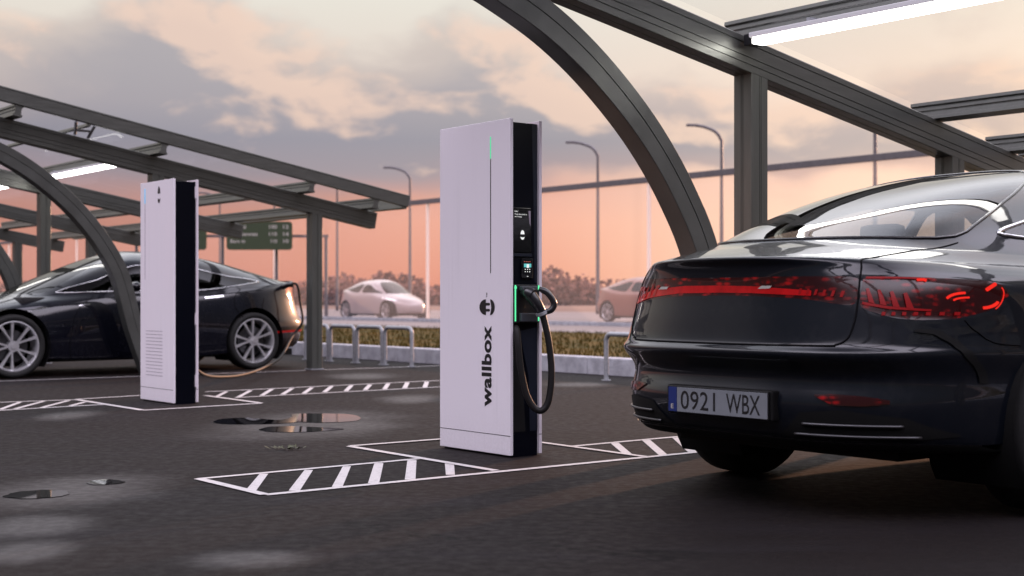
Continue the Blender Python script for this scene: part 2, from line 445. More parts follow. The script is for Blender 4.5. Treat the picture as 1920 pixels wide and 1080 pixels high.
bg2 = nt.node('ShaderNodeBackground', {0: sk.outputs[0], 1: .012})
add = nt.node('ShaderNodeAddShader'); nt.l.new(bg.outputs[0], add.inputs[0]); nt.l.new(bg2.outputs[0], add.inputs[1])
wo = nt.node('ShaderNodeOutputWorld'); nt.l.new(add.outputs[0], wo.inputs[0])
scene.view_settings.view_transform = 'Standard'; scene.view_settings.look = 'None'; scene.view_settings.exposure = 0
scene.render.engine = 'CYCLES'
scene.cycles.transparent_max_bounces = 24; scene.cycles.max_bounces = 10
scene.cycles.sample_clamp_indirect = 4.0
scene.cycles.caustics_reflective = False; scene.cycles.caustics_refractive = False

# ------------------------------------------------------------------ ground
def ellipse_mask(nt, pos, items, nz):
    tot = None
    for (c, ra, rb, ang) in items:
        p = nt.vm('SUBTRACT', pos, (c.x, c.y, 0))
        mp = nt.node('ShaderNodeVectorRotate', {0: p}); mp.rotation_type = 'Z_AXIS'; mp.inputs['Angle'].default_value = -ang
        s = nt.node('ShaderNodeSeparateXYZ', {0: mp.outputs[0]})
        q = nt.m('ADD', nt.m('POWER', nt.m('DIVIDE', s.outputs[0], ra), 2), nt.m('POWER', nt.m('DIVIDE', s.outputs[1], rb), 2))
        k = nt.m('SUBTRACT', 1.0, nt.m('SQRT', q))
        tot = k if tot is None else nt.m('MAXIMUM', tot, k)
    return nt.m('ADD', tot, nt.m('MULTIPLY', nt.m('SUBTRACT', nz, .5), .8))
m, nt, out = new_mat('asphalt'); b = nt.node('ShaderNodeBsdfPrincipled')
pos = nt.node('ShaderNodeNewGeometry').outputs['Position']
nz = nt.noise(pos, 1.3, 4, .55)
def patch(px0, px1, py0, py1):
    c = G((px0 + px1) / 2, (py0 + py1) / 2); l = G(px0, (py0 + py1) / 2); t = G((px0 + px1) / 2, py0); bb = G((px0 + px1) / 2, py1)
    return (c, (c - l).length, (t - bb).length / 2, 0.0)
items = [patch(370, 780, 765, 826), patch(-60, 330, 885, 955), patch(330, 610, 1028, 1068), patch(-60, 190, 960, 1010), patch(60, 190, 768, 790), patch(700, 840, 738, 758),
         patch(600, 760, 698, 712), patch(1010, 1160, 715, 727), patch(-60, 150, 1010, 1060)]
sheen_mask = nt.step(ellipse_mask(nt, pos, items, nz), -.15, .75)
fine = nt.noise(pos, 160, 3, .7); mid = nt.noise(pos, 18, 4, .6); big = nt.noise(pos, .5, 4, .6)
vor = nt.node('ShaderNodeTexVoronoi'); nt.put(vor.inputs['Vector'], pos); vor.inputs['Scale'].default_value = 240
c = nt.mix(nt.step(fine, .35, .7), (.005, .0042, .0044, 1), (.021, .0165, .0155, 1))
c = nt.mix(nt.step(vor.outputs['Distance'], .20, .06, 0, .5), c, (.11, .10, .098, 1))
c = nt.mix(nt.step(big, .3, .7, 0, .5), c, nt.mix(.5, c, (.02, .018, .019, 1)))
stk = nt.noise(nt.vm('MULTIPLY', pos, (.35, 2.2, 1)), 1.2, 4, .6)
c = nt.mix(nt.step(stk, .45, .7, 0, .45), c, (.018, .016, .018, 1))
c = nt.mix(nt.m('MULTIPLY', sheen_mask, .55), c, (.085, .08, .078, 1))  # sheen of the damp patches painted in as a lighter tone
wv_ = nt.vm('ADD', pos, nt.vm('MULTIPLY', nt.node('ShaderNodeTexNoise', {'Vector': pos, 'Scale': 2.5, 'Detail': 4.0}).outputs['Color'], (.7, .7, 0)))
vc = nt.node('ShaderNodeTexVoronoi', feature='DISTANCE_TO_EDGE'); nt.put(vc.inputs['Vector'], wv_); vc.inputs['Scale'].default_value = .55
crk = nt.m('MULTIPLY', nt.step(vc.outputs['Distance'], .010, .003), nt.step(nt.noise(pos, .35, 2, .5), .50, .60))
c = nt.mix(nt.m('MULTIPLY', crk, .75), c, (.004, .004, .004, 1))
spot = nt.step(nt.noise(pos, 5.5, 2, .5), .70, .76)
c = nt.mix(nt.m('MULTIPLY', spot, .55), c, (.007, .006, .006, 1))
nt.put(b.inputs['Base Color'], c)
nt.put(b.inputs['Roughness'], nt.m('SUBTRACT', nt.step(mid, .3, .7, .62, .80), nt.m('MULTIPLY', sheen_mask, .22)))
b.inputs['Specular IOR Level'].default_value = .06
bp = nt.node('ShaderNodeBump', {'Height': fine}); bp.inputs['Strength'].default_value = .35; bp.inputs['Distance'].default_value = .006
nt.put(b.inputs['Normal'], bp.outputs[0]); nt.l.new(b.outputs[0], out.inputs[0]); M['asphalt'] = m

m, nt, out = new_mat('road_asphalt'); b = nt.node('ShaderNodeBsdfPrincipled')
pos = nt.node('ShaderNodeNewGeometry').outputs['Position']
loc = nt.node('ShaderNodeTexCoord').outputs['Object']
n = nt.noise(nt.vm('MULTIPLY', loc, (1.0, .03, 1)), .9, 4, .6)
nt.put(b.inputs['Base Color'], nt.mix(nt.step(n, .35, .65), (.10, .085, .085, 1), (.22, .18, .18, 1)))
b.inputs['Roughness'].default_value = .6; nt.l.new(b.outputs[0], out.inputs[0]); M['road'] = m
m, nt, out = new_mat('field'); b = nt.node('ShaderNodeBsdfPrincipled')
pos = nt.node('ShaderNodeNewGeometry').outputs['Position']
nt.put(b.inputs['Base Color'], nt.mix(nt.step(nt.noise(pos, .05, 6, .6), .35, .65), (.11, .06, .045, 1), (.17, .10, .07, 1)))
b.inputs['Roughness'].default_value = .9; nt.l.new(b.outputs[0], out.inputs[0]); M['field'] = m
m, nt, out = new_mat('turf'); b = nt.node('ShaderNodeBsdfPrincipled')
pos = nt.node('ShaderNodeNewGeometry').outputs['Position']
nt.put(b.inputs['Base Color'], nt.mix(nt.step(nt.noise(pos, .8, 6, .65), .35, .65), (.035, .036, .008, 1), (.085, .05, .008, 1)))
b.inputs['Specular IOR Level'].default_value = .1; b.inputs['Roughness'].default_value = .9; nt.l.new(b.outputs[0], out.inputs[0]); M['turf'] = m; m0 = m
m, nt, out = new_mat('painted_line'); b = nt.node('ShaderNodeBsdfPrincipled')
pos = nt.node('ShaderNodeNewGeometry').outputs['Position']
wear = nt.step(nt.noise(pos, 26, 5, .75), .30, .50); wear2 = nt.step(nt.noise(pos, 170, 2, .7), .30, .44)
wr = nt.m('MULTIPLY', wear, wear2)
nt.put(b.inputs['Base Color'], nt.mix(nt.m('ADD', nt.m('MULTIPLY', wr, .45), .55), (.05, .045, .045, 1), (.50, .47, .465, 1)))
b.inputs['Roughness'].default_value = .6; nt.l.new(b.outputs[0], out.inputs[0]); M['line'] = m

def strip(name, a0, a1, b0, b1, z, mat):
    bm = BM(); flat(bm, [(a0, b0, 0), (a1, b0, 0), (a1, b1, 0), (a0, b1, 0)])
    o = obj(name, bm, mat, kind='structure'); o.rotation_euler = (0, 0, ANG); o.location = (0, 0, z); return o
bm = BM(); flat(bm, [(-3000, -3000, 0), (3000, -3000, 0), (3000, 3000, 0), (-3000, 3000, 0)])
g = obj('ground', bm, M['field'], kind='structure'); g.location.z = -.03
KA = 10.6
strip('parking_asphalt', -40, KA + .01, -60, 70, 0, M['asphalt'])
strip('verge', KA + .25, 20.8, -120, 300, .10, M['turf'])
strip('road', 20.8, 60, -200, 600, -.01, M['road'])
bm = BM()
for a, wd in ((21.6, .15), (31.5, .12), (44.0, .15), (55, .15)):
    if wd == .12:
        for k in range(40): flat(bm, [(a, -60 + k * 9, 0), (a + wd, -60 + k * 9, 0), (a + wd, -57 + k * 9, 0), (a, -57 + k * 9, 0)])
    else: flat(bm, [(a, -120, 0), (a + wd, -120, 0), (a + wd, 400, 0), (a, 400, 0)])
o = obj('road_marking', bm, M['line'], kind='structure'); o.rotation_euler = (0, 0, ANG); o.location = (0, 0, -.005)

# kerb of single stones
bm = BM()
k = -30.0
while k < 40:
    box(bm, KA, KA + .26, k + .004, k + 1.0, -.02, .195, bev=.014); k += 1.0
o = obj('kerb', bm, M['concrete'], kind='structure'); o.rotation_euler = (0, 0, ANG)

# grass
bm = BM()
for i in range(26000):
    a = KA + .3 + (20.6 - KA) * random.random() ** 1.6; bb = random.uniform(-9, 34)
    hgt = random.uniform(.03, .09) * (1.5 if a < KA + .5 else 1); th = random.uniform(0, 6.28)
    dx, dy = math.cos(th) * .012, math.sin(th) * .012; lx, ly = random.uniform(-.03, .03), random.uniform(-.03, .03)
    bm.faces.new([bm.verts.new((a - dx, bb - dy, .1)), bm.verts.new((a + dx, bb + dy, .1)), bm.verts.new((a + lx, bb + ly, .1 + hgt))])
o = obj('grass', bm, M['turf']); o.rotation_euler = (0, 0, ANG); o['kind'] = 'stuff'
tag(o, 'olive grass growing on the verge behind the concrete kerb', 'grass')

# painted bay lines
bm = BM()
ZL = .004
def pline(p, q, wd=.045, ext=0.0, z=None):
    z = ZL if z is None else z
    a, b_ = G(*p), G(*q); d = (b_ - a).normalized(); n_ = Vector((-d.y, d.x, 0)) * wd / 2
    a = a - d * ext; b_ = b_ + d * ext
    flat(bm, [(v.x, v.y, z) for v in (a - n_, b_ - n_, b_ + n_, a + n_)])
def pquad(b0, b1, t0, t1, yb, yt, z=.004):
    flat(bm, [tuple(G(b0, yb)[:2]) + (z,), tuple(G(b1, yb)[:2]) + (z,), tuple(G(t1, yt)[:2]) + (z,), tuple(G(t0, yt)[:2]) + (z,)])
Z2 = .0055; Z3 = .007
pline((497, 929), (1322, 847.2), .05); 
A1 = G(497, 929); B1 = G(1322, 847.2); d1_ = (B1 - A1).normalized(); B2 = B1 + d1_ * 5
n_ = Vector((-d1_.y, d1_.x, 0)) * .025
flat(bm, [(v.x, v.y, .004) for v in (B1 - n_, B2 - n_, B2 + n_, B1 + n_)])
pline((372, 899), (787, 861), .045); pline((372, 899), (497, 929), .05, z=Z2)
pline((655, 838), (930, 884), .05, z=Z2); pline((655, 838), (1010, 811), .045, z=Z3)
pline((1010, 811 + 19), (1213, 858), .045, z=Z2); pline((960, 823), (1010, 830), .045, z=Z3)
pline((1075, 837.5), (1217, 824.5), .045); pline((1217, 824.5), (1330, 814.5), .045)
for q in ((460, 480, 487, 503, 921, 889), (541, 562, 571, 587, 921, 882), (622, 642, 643, 658, 914, 875), (690, 711, 702, 719, 907, 869), (759, 779, 764, 781, 900, 863.5), (836, 853, 834, 851, 891, 868.5),
          (1170, 1186, 1144, 1160, 853, 831), (1236, 1253, 1203, 1219, 854.5, 825.5), (1291, 1308, 1260, 1276, 849, 821)):
    pquad(*q, z=.0025)
# farther kiosk
pline((142, 750), (267, 770), .055, z=Z2); pline((267, 770), (490, 756.8), .055, z=.004); pline((490, 756.8), (385, 742.5), .055, z=Z2); pline((142, 750), (262, 742.8), .05, z=Z3)
pline((-60, 757.2), (142, 750), .05); pline((-60, 773.5), (197, 759), .05)
pline((385, 735.4), (860, 712.2), .05); pline((440, 746.2), (860, 724.2), .05)
for b0, yb, t0, yt in ((800, 130, 842, 109), (885, 130, 932, 105), (972, 124, 1012, 100), (1050, 120, 1088, 97), (1130, 116, 1162, 94), (1208, 111, 1236, 89), (1288, 107, 1310, 86), (1360, 103, 1380, 83), (1433, 100, 1448, 79), (1508, 96, 1520, 75), (1584, 93, 1593, 72)):
    pquad(b0 / 2, b0 / 2 + 9, t0 / 2, t0 / 2 + 8, 680 + yb / 2, 680 + yt / 2, z=.0025)
for b0, yb, t0, yt in ((0, 985, 112, 943), (85, 981, 245, 938), (235, 974, 385, 934), (395, 964, 478, 942)):
    pquad(b0 / 3 - 5, b0 / 3 + 5, t0 / 3 - 4, t0 / 3 + 5, 440 + yb / 3, 440 + yt / 3, z=.0025)
pline((-80, 718), (573, 695), .05)
pline((608, 693.7), (900, 683.6), .05)
obj('bay_markings', bm, M['line'], kind='structure')

# puddles
M['water'] = principled('puddle_water', (.004, .004, .005), .015, spec=.9)
def puddle(pts, z=.0035):
    bm = BM(); P = catmull([Vector((p[0], p[1], 0)) for p in pts] + [Vector((pts[0][0], pts[0][1], 0))], 6)[:-1]
    Q = [G(p.x, p.y) for p in P]
    Q = [q + Vector((random.uniform(-.005, .005), random.uniform(-.007, .007), 0)) for q in Q]
    flat(bm, [(q.x, q.y, z) for q in Q])
    bmesh.ops.recalc_face_normals(bm, faces=bm.faces[:])
    for f in bm.faces:
        if f.normal.z < 0: f.normal_flip()
    obj('puddle', bm, M['water'], kind='structure')
puddle([(400, 792), (412, 787), (450, 784), (490, 786), (525, 788), (546, 783), (550, 777), (600, 776), (660, 778), (676, 786), (655, 791), (600, 793), (560, 792), (520, 795), (450, 796), (415, 795)])
puddle([(485, 806), (505, 801), (550, 800), (600, 802), (645, 805), (600, 809), (555, 811), (505, 810)])
puddle([(5, 932), (30, 924), (75, 920), (110, 920), (128, 923), (125, 929), (90, 934), (40, 936)])
puddle([(160, 907), (175, 902), (205, 900), (230, 903), (232, 906), (205, 909), (175, 910)])

# ------------------------------------------------------------------ charging kiosks
def kiosk(name, label, loc):
    t = thing(name, label, 'charger', loc, ANG, 'white charging kiosks')
    W, HH, D = .672, 1.878, .226
    bm = BM(); box(bm, 0, .020, 0, W, .012, HH, bev=.003); fp = obj('front_panel', bm, M['panel'], t)
    bm = BM(); box(bm, D - .02, D, 0, W, .012, HH, bev=.003); obj('back_panel', bm, M['panel_edge'], t)
    bm = BM(); box(bm, .021, D - .021, .016, W - .016, 0, HH - .018, bev=.002); bd = obj('body', bm, M['kiosk_black'], t)
    # horizontal joint above the skirt
    bm = BM(); box(bm, -.0008, .004, .0005, W - .0005, .118, .1215); obj('skirt_joint', bm, M['slot'] if 0 else M['ink_grey'], fp)
    bm = BM(); box(bm, D - .004, D + .0008, .0005, W - .0005, .118, .1215); box(bm, D - .0206, D - .001, -.0008, .003, .118, .1215); obj('skirt_joint', bm, M['ink_grey'], t)
    return t, fp, bd, (W, HH, D)
def emblem_pts(cx, cy, sx, sy, rot90=True):
    """plug emblem: a half-disc body with two prongs and a crescent; returns polygons in (right, up) reading upright"""
    polys = []
    # upright: dome on top, two prongs below, bowl at the bottom
    dome = [(-1, .12)] + [(-math.cos(a) , .12 + .88 * math.sin(a)) for a in np.linspace(0, math.pi, 22)][1:-1] + [(1, .12)]
    polys.append(dome)
    for s in (-.38, .38):
        pr = [(s - .17, .12)] + [(s + .17 * math.cos(a), -.30 + .12 * math.sin(a)) for a in np.linspace(math.pi, 2 * math.pi, 8)] + [(s + .17, .12)]
        polys.append(pr)
    bowl = [(-1, -.42)] + [(math.cos(a), -.42 + .62 * math.sin(a)) for a in np.linspace(math.pi, 2 * math.pi, 20)][1:-1] + [(1, -.42)] + [(.9 * (1 - i / 9.0 * 2) , -.42 - .14 * math.sin(math.pi * i / 9.0) - .07 * math.sin(3 * math.pi * i / 9.0) * 0) for i in range(1, 9)]
    polys.append(bowl)
    return polys
k1loc = Vector((-.009, 7.528, 0))
K1, fp, bd, (W, HH, D) = kiosk('charging_kiosk', 'tall lilac white charging kiosk with black lettering and a looped black cable', k1loc)
K1_body = bd
EX = -.0012
# light line on the front
bm = BM(); box(bm, -.0012, .002, .1765, .1825, 1.024, 1.665); obj('slot_line', bm, M['ink'], fp)
bm = BM(); box(bm, -.0018, .002, .176, .183, 1.667, 1.790); obj('status_light', bm, M['green_soft'], fp)
# lettering, reading upwards
me = text_mesh('wallbox', .457, .0926, bold=.035, spacing=1.06)
xf_mesh(me, basis((EX, .2155, .4995), (0, 0, 1), (0, 1, 0))); obj('lettering', me, M['ink'], fp)
me = text_mesh('TM', .026, .011, bold=.01)
xf_mesh(me, basis((EX, .214, .900), (0, 0, 1), (0, 1, 0))); obj('lettering', me, M['ink'], fp)
bm = BM()
pol = emblem_pts(0, 0, 1, 1)
for i, pl in enumerate(pol):     # the emblem lies on its side, dome to the left of the panel
    f = bm.faces.new([bm.verts.new((EX, .213 + y * .070, .832 + x * .0445)) for x, y in pl]); f.material_index = 1 if i == 3 else 0
obj('emblem', bm, [M['ink'], M['ink_grey']], fp)
# black side: facets, screen, reader, holster
t = K1
bm = BM()
f1 = [(.165, 1.855), (.203, 1.858), (.203, .97), (.185, .97), (.180, 1.30)]
flat(bm, [(x, .0145, z) for x, z in f1]); obj('side_facet', bm, M['kiosk_facet'], bd)
bm = BM(); flat(bm, [(.075, .0142, .70), (.203, .0142, .72), (.203, .0142, .14), (.150, .0142, .14), (.140, .0142, .45)]); obj('side_facet', bm, M['kiosk_facet'], bd)
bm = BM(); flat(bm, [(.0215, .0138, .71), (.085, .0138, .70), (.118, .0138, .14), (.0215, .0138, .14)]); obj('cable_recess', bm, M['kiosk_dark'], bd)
bm = BM(); box(bm, .024, .150, .006, .0155, 1.135, 1.385, bev=.002); scr = obj('screen', bm, M['screen'], t)
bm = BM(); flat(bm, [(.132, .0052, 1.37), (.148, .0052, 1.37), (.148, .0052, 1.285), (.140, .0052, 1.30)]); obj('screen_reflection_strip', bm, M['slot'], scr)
bm = BM(); box(bm, .022, .158, .0070, .0158, 1.115, 1.131, bev=.001); obj('screen_sill', bm, M['kiosk_facet'], scr)
SX = (1, 0, 0); SY = (0, 0, 1)
for s, h_, z in (('Hello!', .0075, 1.365), ('Touch the screen to', .0075, 1.349), ('start charging', .0085, 1.335)):
    me = text_mesh(s, None, h_, bold=.01, align='LEFT'); xf_mesh(me, basis((.034, .0048, z), SX, SY)); obj('screen_text', me, M['screen_white'], scr)
bm = BM()
for i, pl in enumerate(pol[:1] + pol[3:]): flat(bm, [(.090 + x * .014, .0048, 1.235 + y * .026) for x, y in pl])
obj('emblem', bm, M['screen_white'], scr)
bm = BM(); box(bm, .083, .166, .004, .0155, .99, 1.105, bev=.006); rd = obj('card_reader', bm, M['black_gloss'], t)
bm = BM(); box(bm, .100, .150, .0025, .0042, 1.055, 1.075); obj('reader_display', bm, M['screen_cyan'], rd)
bm = BM(); box(bm, .118, .134, .0012, .0028, 1.052, 1.072); obj('reader_symbol', bm, M['screen_white'], rd)
bm = BM()
for i in range(4): box(bm, .100 + i * .013, .107 + i * .013, .0025, .0042, 1.085, 1.0875)
obj('reader_lights', bm, M['screen_red'], rd)
bm = BM()
for i in range(3):
    for j in range(2): box(bm, .106 + i * .016, .111 + i * .016, .0025, .0042, 1.028 + j * .013, 1.033 + j * .013)
box(bm, .120, .130, .0025, .0042, 1.003, 1.006); obj('keypad', bm, M['screen_white'], rd)
# holster block
bm = BM(); box(bm, .023, .203, -.006, .0155, .745, .958, bev=.004); hol = obj('holster', bm, M['plastic'], t)
bm = BM(); box(bm, .055, .165, -.038, -.006, .925, .950, bev=.006); obj('holster_cradle', bm, M['plastic_grey'], hol)
bm = BM(); box(bm, .055, .165, -.030, -.006, .752, .80, bev=.006); obj('holster_foot', bm, M['plastic_grey'], hol)
bm = BM(); box(bm, .026, .034, -.0085, -.005, .755, .955, bev=.001); box(bm, .024, .038, -.0095, -.005, .935, .948, bev=.001); obj('green_light_strip', bm, M['green_led'], hol)
for za, zb in ((.755, .800), (.930, .955)):
    bm = BM(); box(bm, .192, .200, -.0085, -.005, za, zb, bev=.001); obj('green_light_strip', bm, M['green_led'], hol)
# connector: nose, body, D-shaped grip
bm = BM()
tube(bm, catmull([(.085, -.02, .915), (.085, -.055, .912), (.095, -.085, .900)], 5), [.030] * 4 + [.034] * 7, 14)
tube(bm, catmull([(.088, -.06, .905), (.112, -.085, .86), (.138, -.098, .812), (.150, -.10, .785)], 5), [.036 - .0009 * i for i in range(16)], 14)
con = obj('connector', bm, M['plastic'], t, smooth=True, auto=50)
bm = BM()
tube(bm, catmull([(.135, -.085, .935), (.165, -.115, .915), (.190, -.135, .875), (.197, -.14, .845), (.180, -.13, .815), (.150, -.105, .805)], 6),
     [.012, .013, .015] + [.0175] * 22 + [.016] * 6, 12)
obj('grip', bm, M['plastic'], con, smooth=True)
bm = BM(); tube(bm, [(.1385, -.099, .808), (.1455, -.101, .792)], .0335, 16); obj('connector_ring', bm, M['galv'], con, smooth=True, auto=40)
bm = BM()
loop = catmull([(.1455, -.101, .795), (.157, -.110, .740), (.172, -.125, .64), (.182, -.135, .50), (.176, -.135, .38), (.160, -.125, .295), (.130, -.105, .262),
                (.098, -.078, .285), (.066, -.055, .36), (.040, -.04, .50), (.032, -.03, .62), (.036, -.012, .70), (.045, .012, .72)], 8)
tube(bm, loop, .0185, 14); obj('cable', bm, M['rubber'], t, smooth=True)

k2loc = Vector((-2.808, 11.312, 0))
K2, fp, bd, _ = kiosk('charging_kiosk', 'more distant lilac white charging kiosk with vent slots, before the blue black sedan', k2loc)
bm = BM(); box(bm, -.0012, .002, .570, .577, 1.045, 1.70); obj('slot_line', bm, M['slot'], fp)
bm = BM(); box(bm, -.0018, .002, .566, .582, 1.70, 1.825); obj('status_light', bm, M['blue_led'], fp)
bm = BM()
for i, pl in enumerate(pol[:1] + pol[3:]): flat(bm, [(EX, .285 - x * .026, 1.76 + y * .070) for x, y in pl])
obj('emblem', bm, M['ink'], fp)
bm = BM()
for i in range(14): box(bm, -.0012, .002, .215, .555, .225 + i * .029, .2295 + i * .029)
obj('vent_slots', bm, M['slot'], fp)
bm = BM()
bm.free()
for z in (.14, .66, 1.72):
    bm = BM(); box(bm, .195, .206, -.004, .012, z, z + .10, bev=.002); obj('panel_hinge', bm, M['panel_edge'], K2)

# ------------------------------------------------------------------ canopies
SL = .177; ZU = 2.293
def zr(x): return ZU - SL * x           # underside of the rafter (local x runs downhill)
RH = .205; RW = .15
def arch_pts():
    P = [(.06, 0), (.245, .5), (.396, 1.03), (.58, 1.36), (.81, 1.645), (1.08, 1.89), (1.365, 2.09), (1.66, 2.238), (2.1, 2.40), (2.6, 2.53), (3.1, 2.615)]
    return catmull([(-s * 1.1, 0, z * 1.1) for s, z in P], 5)
def canopy(label, loc, bays, ydir, dz=0.0):
    zr = lambda x: ZU + dz - SL * x
    t = thing('solar_canopy', label, 'canopy', loc, ANG)
    BAY = 3.67 * ydir
    x0, x1 = -5.6, 2.94
    sec = grooved(RW, RH, gy=(.22, .42, .80), gx=(.5,))
    psec = grooved(.147, .147, gy=(.42, .52), gx=(.42, .52), g=.003, d=.004)
    asec = grooved(.145, .185, gy=(.45,), gx=())
    for k in range(bays + 1):
        y = BAY * k
        bm = BM(); sweep(bm, sec, [(x0, y, zr(x0) + RH / 2), (x1, y, zr(x1) + RH / 2)], (0, 1, 0)); r = obj('rafter', bm, M['steel'], t)
        for xx in (0, 2.08):
            bm = BM(); sweep(bm, psec, [(xx, y, 0), (xx, y, zr(xx) + .004 + SL * .07)], (0, 1, 0)); p = obj('post', bm, M['post_steel'], t)
            bm = BM(); box(bm, xx - .085, xx + .085, y - .085, y + .085, 0, .012, bev=.002)
            for a in (-1, 1):
                for b2 in (-1, 1):
                    tube(bm, [(xx + a * .079, y + b2 * .079, .012), (xx + a * .079, y + b2 * .079, .02)], .005, 6)
            obj('base_plate', bm, M['galv'], p)
        bm = BM(); sweep(bm, asec, [p + Vector((0, y, dz * .35 * p.z / 2.8)) for p in arch_pts()], (0, 1, 0)); obj('arched_leg', bm, M['arch_steel'], t, smooth=True, auto=35)
    ya, yb = (-.32 if ydir > 0 else .14), BAY * bays + .14 * ydir
    PH = .125
    hs = math.sqrt(1 + SL * SL)
    side = Vector((-1, 0, SL)).normalized()
    # I-shaped purlins riding on the rafters
    isec = [(-.05, -PH / 2), (.05, -PH / 2), (.05, -PH / 2 + .022), (.034, -PH / 2 + .028), (.034, -.008), (.028, 0), (.034, .008), (.034, PH / 2 - .028), (.05, PH / 2 - .022), (.05, PH / 2), (-.05, PH / 2),
            (-.05, PH / 2 - .022), (-.034, PH / 2 - .028), (-.034, .008), (-.028, 0), (-.034, -.008), (-.034, -PH / 2 + .028), (-.05, -PH / 2 + .022)]
    PX = (-5.3, -3.50, -1.67, -.044, 1.86, 2.78)
    for x in PX:
        zc = zr(x) + RH * hs + PH / 2 + .003
        bm = BM(); sweep(bm, isec, [(x, min(ya, yb), zc), (x, max(ya, yb), zc)], side); obj('purlin', bm, M['steel'], t)
    # thinner glazing bars
    for x in ((-.91,) if ydir > 0 else ()):
        zc = zr(x) + RH * hs + PH - .018
        bm = BM(); sweep(bm, grooved(.04, .036, gy=(), gx=()), [(x, min(ya, yb), zc), (x, max(ya, yb), zc)], side); obj('glazing_bar', bm, M['steel'], t)
        if ydir > 0:
            bm = BM()
            for s in (-.09, .09):
                tube(bm, [(x + s * .8, -.10, zr(x + s) + RH + .01), (x + s * 1.15, -.22, zr(x + s) + RH + .135)], .018, 6)
            box(bm, x - .08, x + .08, -.17, -.14, zr(x) + RH + .05, zr(x) + RH + .075, bev=.004)
            obj('clamp_bracket', bm, M['galv'], t)
    # glass roof
    zg = lambda x: zr(x) + RH * hs + PH + .008
    xs = [-5.5, -3.50, -1.67, -.044, 1.86, 3.1]
    for i in range(len(xs) - 1):
        for k in range(bays):
            y0 = BAY * k + (.01 * ydir); y1 = BAY * (k + 1) - (.01 * ydir)
            if k == 0: y0 = ya + (.02 if ydir > 0 else -.02)
            a, b2 = xs[i] + .01, xs[i + 1] - .01
            bm = BM(); flat(bm, [(a, y0, zg(a)), (b2, y0, zg(b2)), (b2, y1, zg(b2)), (a, y1, zg(a))]); obj('glass_panel', bm, M['roof_glass'], t)
    # eaves beam along the low edge
    fz = lambda x: zr(x) + RH * hs + PH + .075
    bm = BM(); sweep(bm, grooved(.06, .15, gy=(), gx=()), [(3.22, min(ya, yb), fz(3.22) - .03), (3.22, max(ya, yb), fz(3.22) - .03)], side); obj('eaves_beam', bm, M['steel'], t)
    if ydir > 0:
        bm = BM(); sweep(bm, grooved(.07, .15, gy=(.85,), gx=()), [(x0 - .3, -.30, fz(x0 - .3)), (3.27, -.30, fz(3.27))], (0, 1, 0)); obj('verge_beam', bm, M['steel'], t)
    else:
        bm = BM()
        for i in range(14):
            a = -5.4 + i * .62; b2 = a + .61
            v = [(a, .10, zr(a) + RH + .02), (b2, .10, zr(b2) + RH + .02), (b2, .10, zr(b2) + RH + .085), (a, .10, zr(a) + RH + .085)]
            flat(bm, v)
        obj('frosted_lip', bm, M['lip'], t)
    return t
P1R = Vector((1.463, 8.36, 0)); P1L = Vector((-4.086, 15.655, 0))
CR = canopy('large steel and glass canopy overhead at the right, above the dark saloon', P1R, 2, -1, dz=-.06)
CL = canopy('more distant steel and glass canopy on the left over the blue black sedan', P1L, 3, 1)
def tube_light(label, base, y0, y1, x=-.135):
    lo = base + U * x + V * y0 + Vector((0, 0, zr(x) + RH))
    t = thing('tube_light', label, 'light', lo, ANG, 'lit tube lights under the canopies')
    L = y1 - y0
    bm = BM(); box(bm, -.062, .062, 0, L, -.030, .0, bev=.004); obj('housing', bm, M['led_house'], t)
    bm = BM(); box(bm, -.050, .050, .012, L - .012, -.068, -.0305, bev=.010); obj('diffuser', bm, M['led_tube'], t)
    bm = BM(); box(bm, -.05, .05, L - .011, L + .05, -.07, -.002, bev=.003)
    obj('end_cap', bm, M['black_metal'], t)
    for q_ in (.4, L - .43):
        bm = BM(); box(bm, -.02, .08, q_, q_ + .03, 0, .03); obj('hanger', bm, M['galv'], t)
tube_light('bright tube light at top right of the photo under the large canopy', P1R - Vector((0, 0, .06)), -2.60, -.16)
tube_light('tube light beyond the far kiosk, nearer of the two under the left canopy', P1L, .88, 3.30)
tube_light('tube light at the left edge of the photo under the far canopy', P1L, 4.55, 6.97)

# ------------------------------------------------------------------ bicycle hoops
first = None
line0 = G(772, 688)
for i, (k0, lab) in enumerate(((0, 'grey steel hoop barrier right of the left canopy post, rightmost of that row'), (.70, 'grey steel hoop barrier, middle one of the row by the left canopy post'),
                               (1.40, 'grey steel hoop barrier directly beside the left canopy post'), (2.10, 'grey steel hoop barrier showing between the sedan tail and the canopy post'),
                               (-4.35, 'grey steel hoop barrier half hidden by the tail of the dark saloon'))):
    if first is None:
        t = thing('hoop_barrier', lab, 'barrier', line0, ANG, 'steel hoop barriers before the kerb')
        L = .63; hh = .50; r = .07
        pts = [(0, 0, 0), (0, 0, hh - r)] + [(0, r - r * math.cos(a), hh - r + r * math.sin(a)) for a in np.linspace(.2, math.pi / 2, 5)] + \
              [(0, L - r + r * math.sin(a), hh - r + r * math.cos(a)) for a in np.linspace(0, math.pi / 2 - .2, 5)] + [(0, L, hh - r), (0, L, 0)]
        bm = BM(); tube(bm, pts, .026, 12); obj('hoop', bm, M['galv'], t, smooth=True, auto=50)
        for y in (0, L):
            bm = BM(); tube(bm, [(0, y, 0), (0, y, .01)], .05, 14); obj('foot_plate', bm, M['galv'], t)
        first = t
    else: t = dup(first, lab)
    t.location = line0 + V * k0

